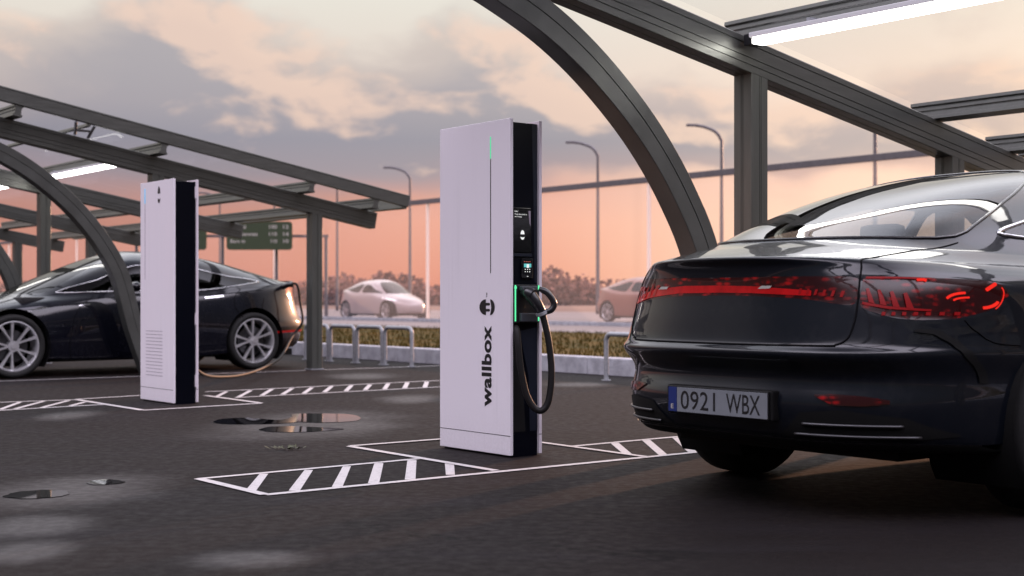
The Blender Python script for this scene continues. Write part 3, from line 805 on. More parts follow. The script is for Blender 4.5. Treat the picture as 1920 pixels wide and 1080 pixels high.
# ------------------------------------------------------------------ glass noise barrier
GA = 29.9
tb = thing('glass_barrier', 'long clear glass noise barrier with dark top rail standing by the road', 'barrier', (0, 0, 0), ANG)
GH = 4.54
b0 = G(803, 603).dot(V)
ys = [b0 + 12.15 * k for k in range(-3, 9)]
bm = BM(); box(bm, GA - .09, GA + .09, ys[0], ys[-1], GH - .02, GH + .16, bev=.01); obj('top_rail', bm, M['lamp_metal'], tb)
bm = BM(); box(bm, GA - .07, GA + .07, ys[0], ys[-1], -.01, .12, bev=.01); obj('bottom_rail', bm, M['concrete'], tb)
for i in range(len(ys) - 1):
    bm = BM(); flat(bm, [(GA, ys[i] + .05, .12), (GA, ys[i + 1] - .05, .12), (GA, ys[i + 1] - .05, GH - .02), (GA, ys[i] + .05, GH - .02)]); obj('glass_panel', bm, M['barrier_glass'], tb)
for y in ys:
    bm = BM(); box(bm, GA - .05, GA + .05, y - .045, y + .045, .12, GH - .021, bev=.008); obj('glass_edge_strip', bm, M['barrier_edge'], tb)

# ------------------------------------------------------------------ street lamps
lampdesc = ['street lamp just left of the tall kiosk, beyond the glass barrier', 'street lamp whose head rises just right of the tall kiosk', 'street lamp between the large arch and the thick right canopy post',
            'street lamp pole between the two right canopy posts, head hidden by the beam', 'street lamp hidden behind the tall near kiosk', 'street lamp above the end of the left canopy, smaller one',
            'street lamp whose head shows over the left canopy beams', 'faint street lamp behind the road sign', 'farthest street lamp behind the left canopy']
l0 = G(768, 585); l0 = l0 * 1.0
LA = 52.4; lb = None
firstlamp = None
for i, k in enumerate((0, -2, -3, -4, 1, 2, 3, 4)):
    if k == 1: lab = lampdesc[5]
    elif k == 2: lab = lampdesc[6]
    elif k == 3: lab = lampdesc[7]
    elif k == 4: lab = lampdesc[8]
    else: lab = {0: lampdesc[0], -2: lampdesc[1], -3: lampdesc[2], -4: lampdesc[3]}[k]
    bpos = 77.6 + 9.6 * k
    if firstlamp is None:
        t = thing('street_lamp', lab, 'street lamp', (0, 0, 0), 0, 'street lamps along the road')
        Hh = 9.85
        pts = catmull([(0, 0, 0), (0, 0, 4), (0, 0, 8.6), (-.05, 0, 9.15), (-.35, 0, 9.55), (-.9, 0, 9.78), (-1.35, 0, 9.86)], 6)
        rr = [.13 - .05 * min(p.z / 8.6, 1) for p in pts]
        bm = BM(); tube(bm, pts, rr, 10); obj('pole', bm, M['lamp_metal'], t, smooth=True)
        bm = BM(); box(bm, -1.85, -1.28, -.12, .12, 9.80, 9.93, bev=.03); obj('lamp_head', bm, M['lamp_metal'], t)
        firstlamp = t
    else: t = dup(firstlamp, lab)
    t.location = AB(LA, bpos); t.rotation_euler = (0, 0, R(4) * (1 if k % 2 else -1))

# ------------------------------------------------------------------ road signs on a gantry
SY_ = 60.0
def at(px, py, Yd=SY_): return Vector(((px - 960) / F * Yd, Yd, H + (560 - py) / F * Yd))
gl = at(416, 560); gl.z = 0
t = thing('sign_gantry', 'thin steel frame carrying the green road signs behind the sedan', 'gantry', gl, 0)
xr_ = at(611, 560).x - gl.x; xl_ = at(250, 560).x - gl.x
for px in (255, 417, 518, 611):
    x = at(px, 560).x - gl.x
    bm = BM(); tube(bm, [(x, .12, 0), (x, .12, at(0, 440).z)], .08, 8); obj('post', bm, M['lamp_metal'], t, smooth=True, auto=50)
bm = BM(); box(bm, xl_, xr_ + .12, .02, .18, at(0, 445).z, at(0, 440).z); obj('crossbar', bm, M['lamp_metal'], t)
def road_sign(px0, px1, py0, py1, rows, label):
    a = at(px0, py1); b2 = at(px1, py0); c_ = (a + b2) / 2
    t = thing('road_sign', label, 'sign', (c_.x, c_.y - .25, c_.z), 0)
    w2, h2 = (b2.x - a.x) / 2, (b2.z - a.z) / 2; r = .15
    pts = []
    for cx, cz, a0 in ((w2 - r, h2 - r, 0), (-w2 + r, h2 - r, 90), (-w2 + r, -h2 + r, 180), (w2 - r, -h2 + r, 270)):
        for q in range(5): pts.append((cx + r * math.cos(R(a0 + q * 22.5)), cz + r * math.sin(R(a0 + q * 22.5))))
    bm = BM(); poly_prism(bm, pts, 'y', -.03, .03); obj('board', bm, M['sign_green'], t)
    for i, row in enumerate(rows):
        kk = SY_ / 88.0; z = h2 - (.34 + i * .46) * kk
        for s, x, wd in row:
            me = text_mesh(s, wd * kk, .24 * kk, bold=.02, align='LEFT'); xf_mesh(me, basis((-w2 + x * kk, -.034, z), (1, 0, 0), (0, 0, 1))); obj('lettering', me, M['sign_white'], t)
road_sign(427, 550, 416, 469, [[('Liestal', .25, 1.0), ('100', 2.75, .5), ('12', 3.65, .35)], [('Martiennes', .25, 1.75), ('110', 2.75, .5), ('14', 3.65, .35)], [('Bern m', .25, .95), ('110', 2.85, .4), ('10', 3.65, .35)]],
          'dark green road sign with lines of pale lettering seen between kiosk and canopy post')
road_sign(270, 390, 416, 469, [[('Zug', .3, .7)], [('Luzern', .3, 1.2)]], 'dark green road sign mostly hidden behind the far kiosk')

# ------------------------------------------------------------------ distant trees
def foliage(bm, cx, cy, cz, rx, ry, rz_, n, s):
    for i in range(n):
        u = random.uniform(-1, 1); th = random.uniform(0, 6.283); rr = random.random() ** .4
        q = math.sqrt(1 - u * u)
        p = Vector((cx + rx * rr * q * math.cos(th), cy + ry * rr * q * math.sin(th), max(.05, cz + rz_ * rr * u)))
        a = Vector((random.gauss(0, 1), random.gauss(0, 1), random.gauss(0, 1))).normalized(); b2 = a.orthogonal().normalized(); c2 = a.cross(b2)
        k = s * random.uniform(.5, 1.3)
        bm.faces.new([bm.verts.new(p + b2 * k), bm.verts.new(p + c2 * k), bm.verts.new(p - b2 * k), bm.verts.new(p - c2 * k * .8)])
bm = BM(); DY = 190
x = -105.0
while x < 90:
    hgt = random.uniform(2.3, 4.0)
    pxv = 960 + x / DY * F
    for q, e, wdt in ((1040, 2.0, 40), (700, .9, 60), (230, 1.0, 160), (1460, .6, 60)): hgt += e * math.exp(-((pxv - q) / wdt) ** 2)
    foliage(bm, x, DY + random.uniform(-6, 6), hgt * .45, random.uniform(2.2, 4.5), 3, hgt * .58, int(100 + hgt * 30), .42)
    x += random.uniform(1.4, 3.0)
bmm = bm
for i in range(9000):
    xx = random.uniform(-110, 95); p = Vector((xx, DY + random.uniform(-4, 4), random.uniform(0, 2.2)))
    a = Vector((random.gauss(0, 1), random.gauss(0, 1), random.gauss(0, 1))).normalized(); b2 = a.orthogonal().normalized(); c2 = a.cross(b2); k = .6
    bm.faces.new([bm.verts.new(p + b2 * k), bm.verts.new(p + c2 * k), bm.verts.new(p - b2 * k)])
o = obj('distant_woodland', bm, M['leaf_far']); o['kind'] = 'stuff'; tag(o, 'low belt of reddish trees on the horizon beyond the road', 'woodland')

# small weed in the asphalt
wl = G(540, 843); t = thing('weed', 'tiny grey green weed growing flat on the open asphalt', 'plant', wl)
bm = BM()
for i in range(46):
    th = random.uniform(0, 6.28); r0 = random.uniform(.0, .075); L = random.uniform(.02, .045)
    p = Vector((math.cos(th) * r0 * 1.6, math.sin(th) * r0, .006)); d = Vector((math.cos(th + random.uniform(-.8, .8)), math.sin(th + random.uniform(-.8, .8)), random.uniform(.1, .6))).normalized(); s_ = d.cross(Vector((0, 0, 1))).normalized() * .007
    bm.faces.new([bm.verts.new(p), bm.verts.new(p + d * L * .5 + s_), bm.verts.new(p + d * L), bm.verts.new(p + d * L * .5 - s_)])
obj('leaves', bm, M['weed'], t)

# ------------------------------------------------------------------ cars
class Shell:
    """body surface S(p,row): p in [-2,2] runs round the car (0 = middle of the tail, +-1 = flank, +-2 = middle of the nose), row climbs from sill to roof"""
    def __init__(s, rows, xm, drop=0.0):
        # rows: xr, zr, zm, hw, xf, zf, nr, nf
        s.T = np.array(rows, float); s.n = len(rows); s.xm = xm; s.drop = drop
    def par(s, r):
        r = min(max(r, 0), s.n - 1.0001); i = int(r); t = r - i
        T = s.T; p0 = T[max(i - 1, 0)]; p1 = T[i]; p2 = T[i + 1]; p3 = T[min(i + 2, s.n - 1)]
        m1 = (p2 - p0) / 2; m2 = (p3 - p1) / 2
        # limit tangents so sharp ledges do not overshoot
        d = p2 - p1
        m1 = np.clip(m1, -2.2 * np.abs(d) - .01, 2.2 * np.abs(d) + .01); m2 = np.clip(m2, -2.2 * np.abs(d) - .01, 2.2 * np.abs(d) + .01)
        h00 = 2 * t ** 3 - 3 * t * t + 1; h10 = t ** 3 - 2 * t * t + t; h01 = -2 * t ** 3 + 3 * t * t; h11 = t ** 3 - t * t
        return h00 * p1 + h10 * m1 + h01 * p2 + h11 * m2
    def __call__(s, p, r):
        xr, zr_, zm, hw, xf, zf, nr, nf = s.par(r)
        sg = 1 if p >= 0 else -1; a = abs(p); front = a > 1
        if front: a = 2 - a; n = nf; xe = xf; ze = zf
        else: n = nr; xe = xr; ze = zr_
        hw = max(hw, 1e-4)
        if a < .5:
            yf = 1.8 * a; Xf = (1 - yf ** n) ** (1 / n)
        else:
            Xf = (1 - .9 ** n) ** (1 / n) * (2 - 2 * a); yf = (1 - Xf ** n) ** (1 / n)
        x = s.xm + (xe - s.xm) * Xf
        wgt = min((1 - Xf) / .85, 1); wgt = wgt * wgt * (3 - 2 * wgt)
        z = ze + (zm - ze) * wgt
        if not front and s.drop: z -= s.drop * (yf ** 2.5) * (1 - wgt) * (1 if 9.3 < r < 14.5 else 0) * min(1, max(0, (r - 9.3) / 1.0)) * min(1, (14.5 - r) / 1.0)
        return Vector((x, sg * hw * yf, z))
    def normal(s, p, r):
        e = 1e-3
        a = s(p + e, r) - s(p - e, r); b = s(p, min(r + e * 8, s.n - 1.01)) - s(p, r - e * 8)
        return b.cross(a).normalized()
    def inv(s, x, z, side, p0=1.0, r0=4.0):
        """find (p,row) of a flank point"""
        best = None
        if not hasattr(s, 'cache'):
            s.cache = [(s(p, r), p, r) for p in np.linspace(0.2, 1.98, 90) for r in np.linspace(0.2, s.n - 3, 90)]
        q = min(s.cache, key=lambda c: (c[0].x - x) ** 2 + (c[0].z - z) ** 2)
        p, r = q[1], q[2]
        for _ in range(12):
            e = 1e-3; c = s(p, r); dp = (s(p + e, r) - c) / e; dr = (s(p, r + e) - c) / e
            A = np.array([[dp.x, dr.x], [dp.z, dr.z]]); bb = np.array([x - c.x, z - c.z])
            try: d = np.linalg.solve(A, bb)
            except Exception: break
            d = np.clip(d, -.3, .3); p = min(max(p + d[0], .05), 1.95); r = min(max(r + d[1], 0.0), s.n - 2)
        return (side * p, r)
def inside(pt, poly):
    x, y = pt; c = False; j = len(poly) - 1
    for i in range(len(poly)):
        xi, yi = poly[i]; xj, yj = poly[j]
        if (yi > y) != (yj > y) and x < (xj - xi) * (y - yi) / (yj - yi) + xi: c = not c
        j = i
    return c
def smooth_poly(pts, n=5):
    P = [Vector((a, b, 0)) for a, b in pts]; out = []
    m = len(P)
    for i in range(m):
        p0, p1, p2, p3 = P[i - 1], P[i], P[(i + 1) % m], P[(i + 2) % m]
        for k in range(n):
            t = k / n
            q = .5 * ((2 * p1) + (p2 - p0) * t + (2 * p0 - 5 * p1 + 4 * p2 - p3) * t * t + (3 * p1 - p0 - 3 * p2 + p3) * t ** 3)
            out.append((q.x, q.y))
    return out
def corner_poly(pts, cut=.25, n=3):
    """polygon with its corners rounded a little (fraction of the shorter neighbour edge)"""
    out = []; m = len(pts)
    for i in range(m):
        a = Vector(pts[i - 1] + (0,)); b = Vector(pts[i] + (0,)); c = Vector(pts[(i + 1) % m] + (0,))
        pa = b + (a - b) * cut; pc = b + (c - b) * cut
        for k in range(n + 1):
            t = k / n; q = pa * (1 - t) ** 2 + b * 2 * t * (1 - t) + pc * t * t; out.append((q.x, q.y))
    return out
def cut_poly(bm, poly):
    xs = [p[0] for p in poly]; ys_ = [p[1] for p in poly]
    bx0, bx1, by0, by1 = min(xs) - .001, max(xs) + .001, min(ys_) - .001, max(ys_) + .001
    m = len(poly)
    for i in range(m):
        a = poly[i]; b = poly[(i + 1) % m]
        d = Vector((b[0] - a[0], b[1] - a[1], 0))
        if d.length < 1e-6: continue
        ex = max(.06, d.length * .3)
        ax0, ax1 = min(a[0], b[0]) - ex * .3, max(a[0], b[0]) + ex * .3; ay0, ay1 = min(a[1], b[1]) - .25, max(a[1], b[1]) + .25
        fs = []
        for f in bm.faces:
            vx = [v.co.x for v in f.verts]; vy = [v.co.y for v in f.verts]
            if max(vx) < ax0 or min(vx) > ax1 or max(vy) < ay0 or min(vy) > ay1: continue
            fs.append(f)
        if not fs: continue
        geom = list({e for f in fs for e in f.edges}) + fs + list({v for f in fs for v in f.verts})
        n_ = Vector((d.y, -d.x, 0)).normalized()
        bmesh.ops.bisect_plane(bm, geom=geom, plane_co=(a[0], a[1], 0), plane_no=n_, dist=1e-6)
def surf_tube(bm, S, pts, r, off=.0, seg=6, closed=False, sub=1):
    P = []
    m = len(pts)
    rng = m if closed else m - 1
    for i in range(rng):
        a = pts[i]; b = pts[(i + 1) % m]
        for k in range(sub):
            t = k / sub; p = a[0] + (b[0] - a[0]) * t; q = a[1] + (b[1] - a[1]) * t
            P.append(S(p, q) + S.normal(p, q) * off)
    if not closed: P.append(S(*pts[-1]) + S.normal(*pts[-1]) * off)
    tube(bm, P, r, seg, closed=closed)
def surf_patch(bm, S, lo, hi, off, n=24, m=4, mi=0, thick=False):
    """strip between two (p,row) polylines lo and hi, laid just proud of the shell"""
    def samp(L, t):
        t = t * (len(L) - 1); i = min(int(t), len(L) - 2); u = t - i
        return (L[i][0] + (L[i + 1][0] - L[i][0]) * u, L[i][1] + (L[i + 1][1] - L[i][1]) * u)
    g_ = []
    for i in range(n + 1):
        a = samp(lo, i / n); b = samp(hi, i / n); row = []
        for j in range(m + 1):
            u = j / m; p = a[0] + (b[0] - a[0]) * u; q = a[1] + (b[1] - a[1]) * u
            edge = (j in (0, m) or i in (0, n))
            row.append(bm.verts.new(S(p, q) + S.normal(p, q) * (0.0 if edge and thick else off)))
        g_.append(row)
    for i in range(n):
        for j in range(m):
            f = bm.faces.new((g_[i][j], g_[i + 1][j], g_[i + 1][j + 1], g_[i][j + 1])); f.material_index = mi

def build_shell(S, parent, paint, cuts, arches, name='body', pstep=.028, rstep=.16, rmax=None):
    bm = BM(); np_ = int(round(4 / pstep)); nr_ = int((S.n - 1) / rstep)
    ps = np.linspace(-2, 2, np_ + 1); rs = np.linspace(0, S.n - 1, nr_ + 1)
    g_ = [[bm.verts.new((p, r, 0)) for r in rs] for p in ps]
    for i in range(np_):
        for j in range(nr_): bm.faces.new((g_[i][j], g_[i + 1][j], g_[i + 1][j + 1], g_[i][j + 1]))
    for poly, key in cuts: cut_poly(bm, poly)
    archp = []
    for (cx, cz, r) in arches:
        for sd_ in (1, -1):
            pts = []
            for k in range(25):
                a = R(-28 + 236 * k / 24); pts.append(S.inv(cx + r * math.cos(a), max(cz + r * math.sin(a), S(1, .02).z + .0), sd_))
            lo = (pts[0][0], -.5); hi = (pts[-1][0], -.5)
            poly = pts + [hi, lo]; archp.append(poly); cut_poly(bm, poly[:25])
    groups = {}
    dele = []
    for f in bm.faces:
        c = f.calc_center_median(); c = (c.x, c.y)
        hit = None
        for poly in archp:
            if inside(c, poly): hit = 'x'; break
        if hit: dele.append(f); continue
        for poly, key in cuts:
            if inside(c, poly): hit = key; break
        groups.setdefault(hit or 'body', []).append([(v.co.x, v.co.y) for v in f.verts])
    bm.free()
    res = {}
    for key, fl in groups.items():
        b2 = BM(); vm = {}
        for f in fl:
            vs = []
            for q in f:
                k = (round(q[0], 5), round(q[1], 5))
                if abs(abs(k[0]) - 2) < 1e-6: k = (2.0, k[1])
                if k not in vm: vm[k] = b2.verts.new(S(*q))
                if vm[k] not in vs: vs.append(vm[k])
            if len(vs) > 2:
                try: b2.faces.new(vs)
                except ValueError: pass
        bmesh.ops.remove_doubles(b2, verts=b2.verts[:], dist=2e-4)
        bmesh.ops.recalc_face_normals(b2, faces=b2.faces[:]) if key == 'body' else None
        res[key] = b2
    return res, archp

def wheel(parent, x, y, r, rim_r, width, style, side, name='wheel', rimmat='alloy'):
    """side +1: the outer face looks towards +y"""
    t = bpy.data.objects.new(name, None); C.objects.link(t); t.parent = parent; t.location = (x, y, r); t.empty_display_size = .1
    bm = BM(); w2 = width / 2
    prof = [(-w2 * .80, rim_r * .985), (-w2 * .93, rim_r + .012), (-w2, rim_r + (r - rim_r) * .5), (-w2 * .93, r - .018), (-w2 * .78, r - .004), (-w2 * .3, r), (0, r - .006), (w2 * .3, r), (w2 * .78, r - .004), (w2 * .93, r - .018), (w2, rim_r + (r - rim_r) * .5), (w2 * .93, rim_r + .012), (w2 * .80, rim_r * .985)]
    N = 56; rings = []
    for k in range(N):
        a = 2 * math.pi * k / N; rings.append([bm.verts.new((rr * math.cos(a), yy, rr * math.sin(a))) for yy, rr in prof])
    for k in range(N):
        A, B = rings[k], rings[(k + 1) % N]
        for j in range(len(prof) - 1): bm.faces.new((A[j], A[j + 1], B[j + 1], B[j]))
    bmesh.ops.recalc_face_normals(bm, faces=bm.faces[:])
    obj('tyre', bm, M['rubber_tyre'], t, smooth=True, auto=50)
    bm = BM(); yo = side * w2 * .80
    prof = [(side * w2 * .86, rim_r), (side * w2 * .88, rim_r - .012), (side * w2 * .70, rim_r - .026), (-side * w2 * .7, rim_r - .035), (-side * w2 * .82, rim_r)]
    rings = []
    for k in range(N):
        a = 2 * math.pi * k / N; rings.append([bm.verts.new((rr * math.cos(a), yy, rr * math.sin(a))) for yy, rr in prof])
    for k in range(N):
        A, B = rings[k], rings[(k + 1) % N]
        for j in range(len(prof) - 1): bm.faces.new((A[j], A[j + 1], B[j + 1], B[j]))
    ns = style['n']; yh = side * w2 * .55
    for k in range(ns):
        a = 2 * math.pi * k / ns
        for da, ws in style['bars']:
            c, s_ = math.cos(a), math.sin(a); c2, s2_ = math.cos(a + da), math.sin(a + da)
            p0 = Vector((c * .05, yh, s_ * .05)); p1 = Vector((c2 * (rim_r - .015), side * w2 * .72, s2_ * (rim_r - .015)))
            d = (p1 - p0); L = d.length; d.normalize(); nn = Vector((0, side, 0)); sdv = d.cross(nn).normalized()
            vs = []
            for t_, ww, th in ((0, ws * .9, .03), (.45, ws * .75, .024), (1, ws * 1.45, .018)):
                q = p0 + d * L * t_
                vs.append([bm.verts.new(q + sdv * ww + nn * .0), bm.verts.new(q + sdv * ww * .8 + nn * th * .55), bm.verts.new(q - sdv * ww * .8 + nn * th * .55), bm.verts.new(q - sdv * ww), bm.verts.new(q - sdv * ww * .8 - nn * th), bm.verts.new(q + sdv * ww * .8 - nn * th)])
            for i in range(2):
                for j in range(6): bm.faces.new((vs[i][j], vs[i][(j + 1) % 6], vs[i + 1][(j + 1) % 6], vs[i + 1][j]))
    tube(bm, [(0, yh - side * .05, 0), (0, yh + side * .018, 0)], .062, 20)
    tube(bm, [(0, yh + side * .018, 0), (0, yh + side * .026, 0)], .03, 16)
    bmesh.ops.recalc_face_normals(bm, faces=bm.faces[:])
    obj('rim', bm, M[rimmat], t, smooth=True, auto=35)
    bm = BM(); tube(bm, [(0, -.02 * side, 0), (0, .0, 0)], rim_r * .66, 40); obj('brake_disc', bm, M['alloy_dark'], t, smooth=True, auto=40)
    bm = BM(); tube(bm, [(0, -side * w2 * .55, 0), (0, -side * w2 * .5, 0)], rim_r * .45, 30); obj('wheel_back', bm, M['black_matt'], t)
    return t
def arch_liner(parent, x, z, r, y, depth, side):
    bm = BM(); N = 26; A = []; B = []
    for k in range(N + 1):
        a = R(-35 + 250 * k / N); A.append(bm.verts.new((x + r * math.cos(a), side * y, z + r * math.sin(a)))); B.append(bm.verts.new((x + r * math.cos(a), side * (y - depth), z + r * math.sin(a))))
    for k in range(N): bm.faces.new((A[k], A[k + 1], B[k + 1], B[k]))
    bm.faces.new(B)
    obj('wheel_arch_liner', bm, M['black_matt'], parent, smooth=True, auto=40)
def seat(parent, x, y, wd=.5, base=.42):
    bm = BM(); box(bm, x, x + .5, y - wd / 2, y + wd / 2, base - .1, base + .06, bev=.04); box(bm, x - .10, x + .06, y - wd / 2, y + wd / 2, base, base + .58, bev=.05); box(bm, x - .10, x - .01, y - .12, y + .12, base + .60, base + .76, bev=.035)
    obj('seat', bm, M['seat_cloth'], parent, smooth=True, auto=40)

# ---- near dark saloon (rear three-quarter)
E_rows = [
 # xr   zr    zm    hw    xf    zf   nr   nf
 [.40, .275, .200, .78, 4.90, .200, 4.2, 3.0],
 [.16, .290, .190, .92, 5.08, .210, 4.2, 3.0],
 [.10, .315, .205, .945, 5.14, .250, 4.2, 3.0],
 [.060, .370, .300, .957, 5.18, .330, 4.2, 3.0],
 [.040, .470, .440, .962, 5.20, .430, 4.2, 3.0],
 [.062, .575, .570, .965, 5.20, .530, 4.2, 2.9],
 [-.010, .660, .665, .966, 5.18, .600, 4.2, 2.8],
 [.015, .705, .720, .963, 5.15, .650, 4.2, 2.8],
 [.030, .800, .800, .958, 5.08, .710, 4.0, 2.8],
 [.045, .920, .880, .948, 4.95, .775, 3.75, 2.7],
 [.040, 1.005, .945, .930, 4.80, .830, 3.4, 2.6],
 [.015, 1.042, .985, .905, 4.60, .890, 3.1, 2.6],
 [.050, 1.056, 1.005, .880, 4.35, .945, 3.0, 2.6],
 [.200, 1.088, 1.030, .855, 4.12, .990, 2.95, 2.6],
 [.370, 1.125, 1.062, .838, 3.95, 1.035, 2.9, 2.7],
 [.640, 1.225, 1.165, .795, 3.70, 1.165, 2.9, 2.9],
 [.930, 1.320, 1.270, .735, 3.45, 1.285, 2.9, 3.0],
 [1.24, 1.400, 1.360, .665, 3.22, 1.385, 2.9, 3.0],
 [1.60, 1.468, 1.435, .565, 3.00, 1.455, 2.9, 2.8],
 [1.98, 1.515, 1.495, .410, 2.85, 1.505, 2.6, 2.5],
 [2.25, 1.535, 1.530, .220, 2.68, 1.532, 2.3, 2.3],
 [2.44, 1.540, 1.540, .004, 2.46, 1.540, 2.0, 2.0]]
def side_windows(r0, r1, split=.99):
    a = [(.455, r0 + .08), (.49, r0 + .9), (.56, r0 + 1.75), (.66, r1 - .12), (.80, r1), (split - .03, r1), (split - .03, r0), (.62, r0), (.50, r0)]
    b = [(split + .03, r0), (split + .03, r1), (1.25, r1 - .05), (1.36, r1 - .35), (1.45, r0 + 1.3), (1.52, r0 + .35), (1.52, r0), (1.3, r0)]
    return corner_poly(a, .28), corner_poly(b, .28)
def mirror(poly): return [(-p, r) for p, r in poly]
S = Shell(E_rows, 2.42, drop=.035)
axF = U; axL = V
eo = Vector((.825, 5.60, 0))
E = thing('parked_car', 'large glossy navy black saloon seen from behind at right, with red light bar', 'car', eo, ANG)
rw = corner_poly([(-.42, 14.12), (-.2, 14.10), (0, 14.08), (.2, 14.10), (.42, 14.12), (.43, 15.2), (.435, 16.4), (.42, 17.4), (.36, 18.15), (.2, 18.4), (0, 18.45), (-.2, 18.4), (-.36, 18.15), (-.42, 17.4), (-.435, 16.4), (-.43, 15.2)], .3)
wsa, wsb = side_windows(14.35, 17.15)
wind = corner_poly([(1.60, 14.3), (1.62, 15.5), (1.66, 16.8), (1.72, 17.9), (1.999, 18.1), (1.999, 14.2), (1.75, 14.2)], .15)
lamp_c = corner_poly([(-.352, 8.42), (-.25, 8.64), (-.12, 8.74), (0, 8.76), (.12, 8.74), (.25, 8.64), (.352, 8.42), (.352, 9.52), (.18, 9.50), (0, 9.48), (-.18, 9.50), (-.352, 9.52)], .2)
sq = lambda a: .357 + (a - .357) * .86
lamp_o = corner_poly([(sq(a), b) for a, b in [(.357, 8.40), (.41, 8.12), (.455, 7.98), (.50, 8.02), (.535, 8.35), (.56, 8.85), (.545, 9.2), (.515, 9.50), (.43, 9.54), (.357, 9.53)]], .22)
cuts = [(rw, 'rear_window'), (wsa, 'wa'), (mirror(wsa), 'wam'), (wsb, 'wb'), (mirror(wsb), 'wbm'), (wind, 'ws'), (mirror(wind), 'wsm'), (lamp_c, 'lc'), (lamp_o, 'lo'), (mirror(lamp_o), 'lom')]
res, _ = build_shell(S, E, M['eqs_paint'], cuts, [(1.11, .37, .405), (4.33, .37, .405)])
Ebody = obj('body', res['body'], M['eqs_paint'], E, smooth=True)
for key, nm, mt in (('rear_window', 'rear_window', 'car_glass'), ('wa', 'side_window', 'car_glass'), ('wam', 'side_window', 'car_glass'), ('wb', 'side_window', 'car_glass'), ('wbm', 'side_window', 'car_glass'), ('ws', 'windscreen', 'car_glass'), ('wsm', 'windscreen', 'car_glass')):
    obj(nm, res[key], M[mt], E, smooth=True)
LC = obj('tail_light', res['lc'], M['red_lens'], E, smooth=True); LO = obj('tail_light', res['lo'], M['red_lens'], E, smooth=True); LOM = obj('tail_light', res['lom'], M['red_lens'], E, smooth=True)
# gaskets and chrome round the glass
for poly, nm, mt, r in ((rw, 'window_gasket', 'black_gloss', .008), (wsa, 'window_trim', 'chrome', .010), (mirror(wsa), 'window_trim', 'chrome', .010), (wsb, 'window_trim', 'chrome', .008), (mirror(wsb), 'window_trim', 'chrome', .008)):
    bm = BM(); surf_tube(bm, S, poly, r, .0, 6, closed=True, sub=3); obj(nm, bm, M[mt], E, smooth=True)
# inner light band and clusters
bm = BM(); surf_patch(bm, S, [(-.26, 8.74), (-.1, 8.84), (0, 8.86), (.14, 8.84), (.26, 8.68), (.350, 8.46)], [(-.26, 8.92), (-.1, 9.10), (0, 9.14), (.12, 9.14), (.24, 9.0), (.350, 8.66)], .003, 40, 3); obj('light_band', bm, M['red_lens_bright'], LC, smooth=True)
bm = BM()
for k in range(5):
    p = .235 + k * .024; surf_patch(bm, S, [(p, 8.74 - k * .03), (p + .012, 8.73 - k * .03)], [(p - .012, 9.16 - k * .02), (p - .006, 9.16 - k * .02)], .005, 3, 4)
surf_patch(bm, S, [(.305, 8.95), (.345, 8.93)], [(.300, 9.12), (.345, 9.12)], .005, 4, 3)
for k in range(6):
    p = -.23 - k * .018; surf_patch(bm, S, [(p, 8.80 - k * .02), (p - .006, 8.80 - k * .02)], [(p - .003, 9.0 - k * .02), (p - .009, 9.0 - k * .02)], .004, 3, 3)
obj('light_fins', bm, M['red_mid'], LC, smooth=True)
for p in (-.155, .185):
    bm = BM(); surf_patch(bm, S, [(p, 9.00), (p + .035, 8.99)], [(p - .006, 9.11), (p + .024, 9.11)], .007, 5, 3); obj('reversing_light', bm, M['sign_white'], LC, smooth=True)
for sgn, par in ((1, LO), (-1, LOM)):
    q = lambda L: [(sgn * sq(a), b) for a, b in L]
    bm = BM()
    surf_patch(bm, S, q([(.362, 8.48), (.41, 8.34), (.47, 8.27)]), q([(.362, 8.56), (.41, 8.42), (.47, 8.33)]), .004, 12, 2)
    surf_patch(bm, S, q([(.362, 9.38), (.42, 9.40), (.46, 9.40)]), q([(.362, 9.49), (.42, 9.50), (.46, 9.48)]), .004, 12, 2)
    for k in range(4):
        p = .374 + k * .021
        surf_patch(bm, S, q([(p, 8.54 - k * .06), (p + .011, 8.50 - k * .06)]), q([(p - .009, 8.98 - k * .05), (p - .004, 9.0 - k * .05)]), .005, 3, 5)
    for k in range(7):
        p = .40 + k * .016
        surf_patch(bm, S, q([(p, 8.14), (p + .006, 8.14)]), q([(p, 8.25), (p + .006, 8.25)]), .004, 2, 2)
    obj('light_fins', bm, M['red_mid'], par, smooth=True)
    bm = BM()
    def arc(cx, cy, rx, ry, a0, a1, r, n=10):
        surf_tube(bm, S, q([(cx + rx * math.cos(R(a0 + (a1 - a0) * i / n)), cy + ry * math.sin(R(a0 + (a1 - a0) * i / n))) for i in range(n + 1)]), r, .004, 6)
    arc(.505, 8.62, .021, .26, 100, 165, .0055); arc(.508, 8.60, .016, .12, 95, 170, .004); arc(.515, 8.62, .026, .24, -75, -10, .0065)
    surf_tube(bm, S, q([(.520, 9.02), (.527, 9.28)]), .0075, .004, 6)
    surf_tube(bm, S, q([(.443, 9.36), (.451, 9.38), (.455, 9.33)]), .006, .004, 6)
    arc(.532, 8.75, .016, .45, -60, 60, .0025)
    obj('light_ring', bm, M['red_glow'], par, smooth=True)
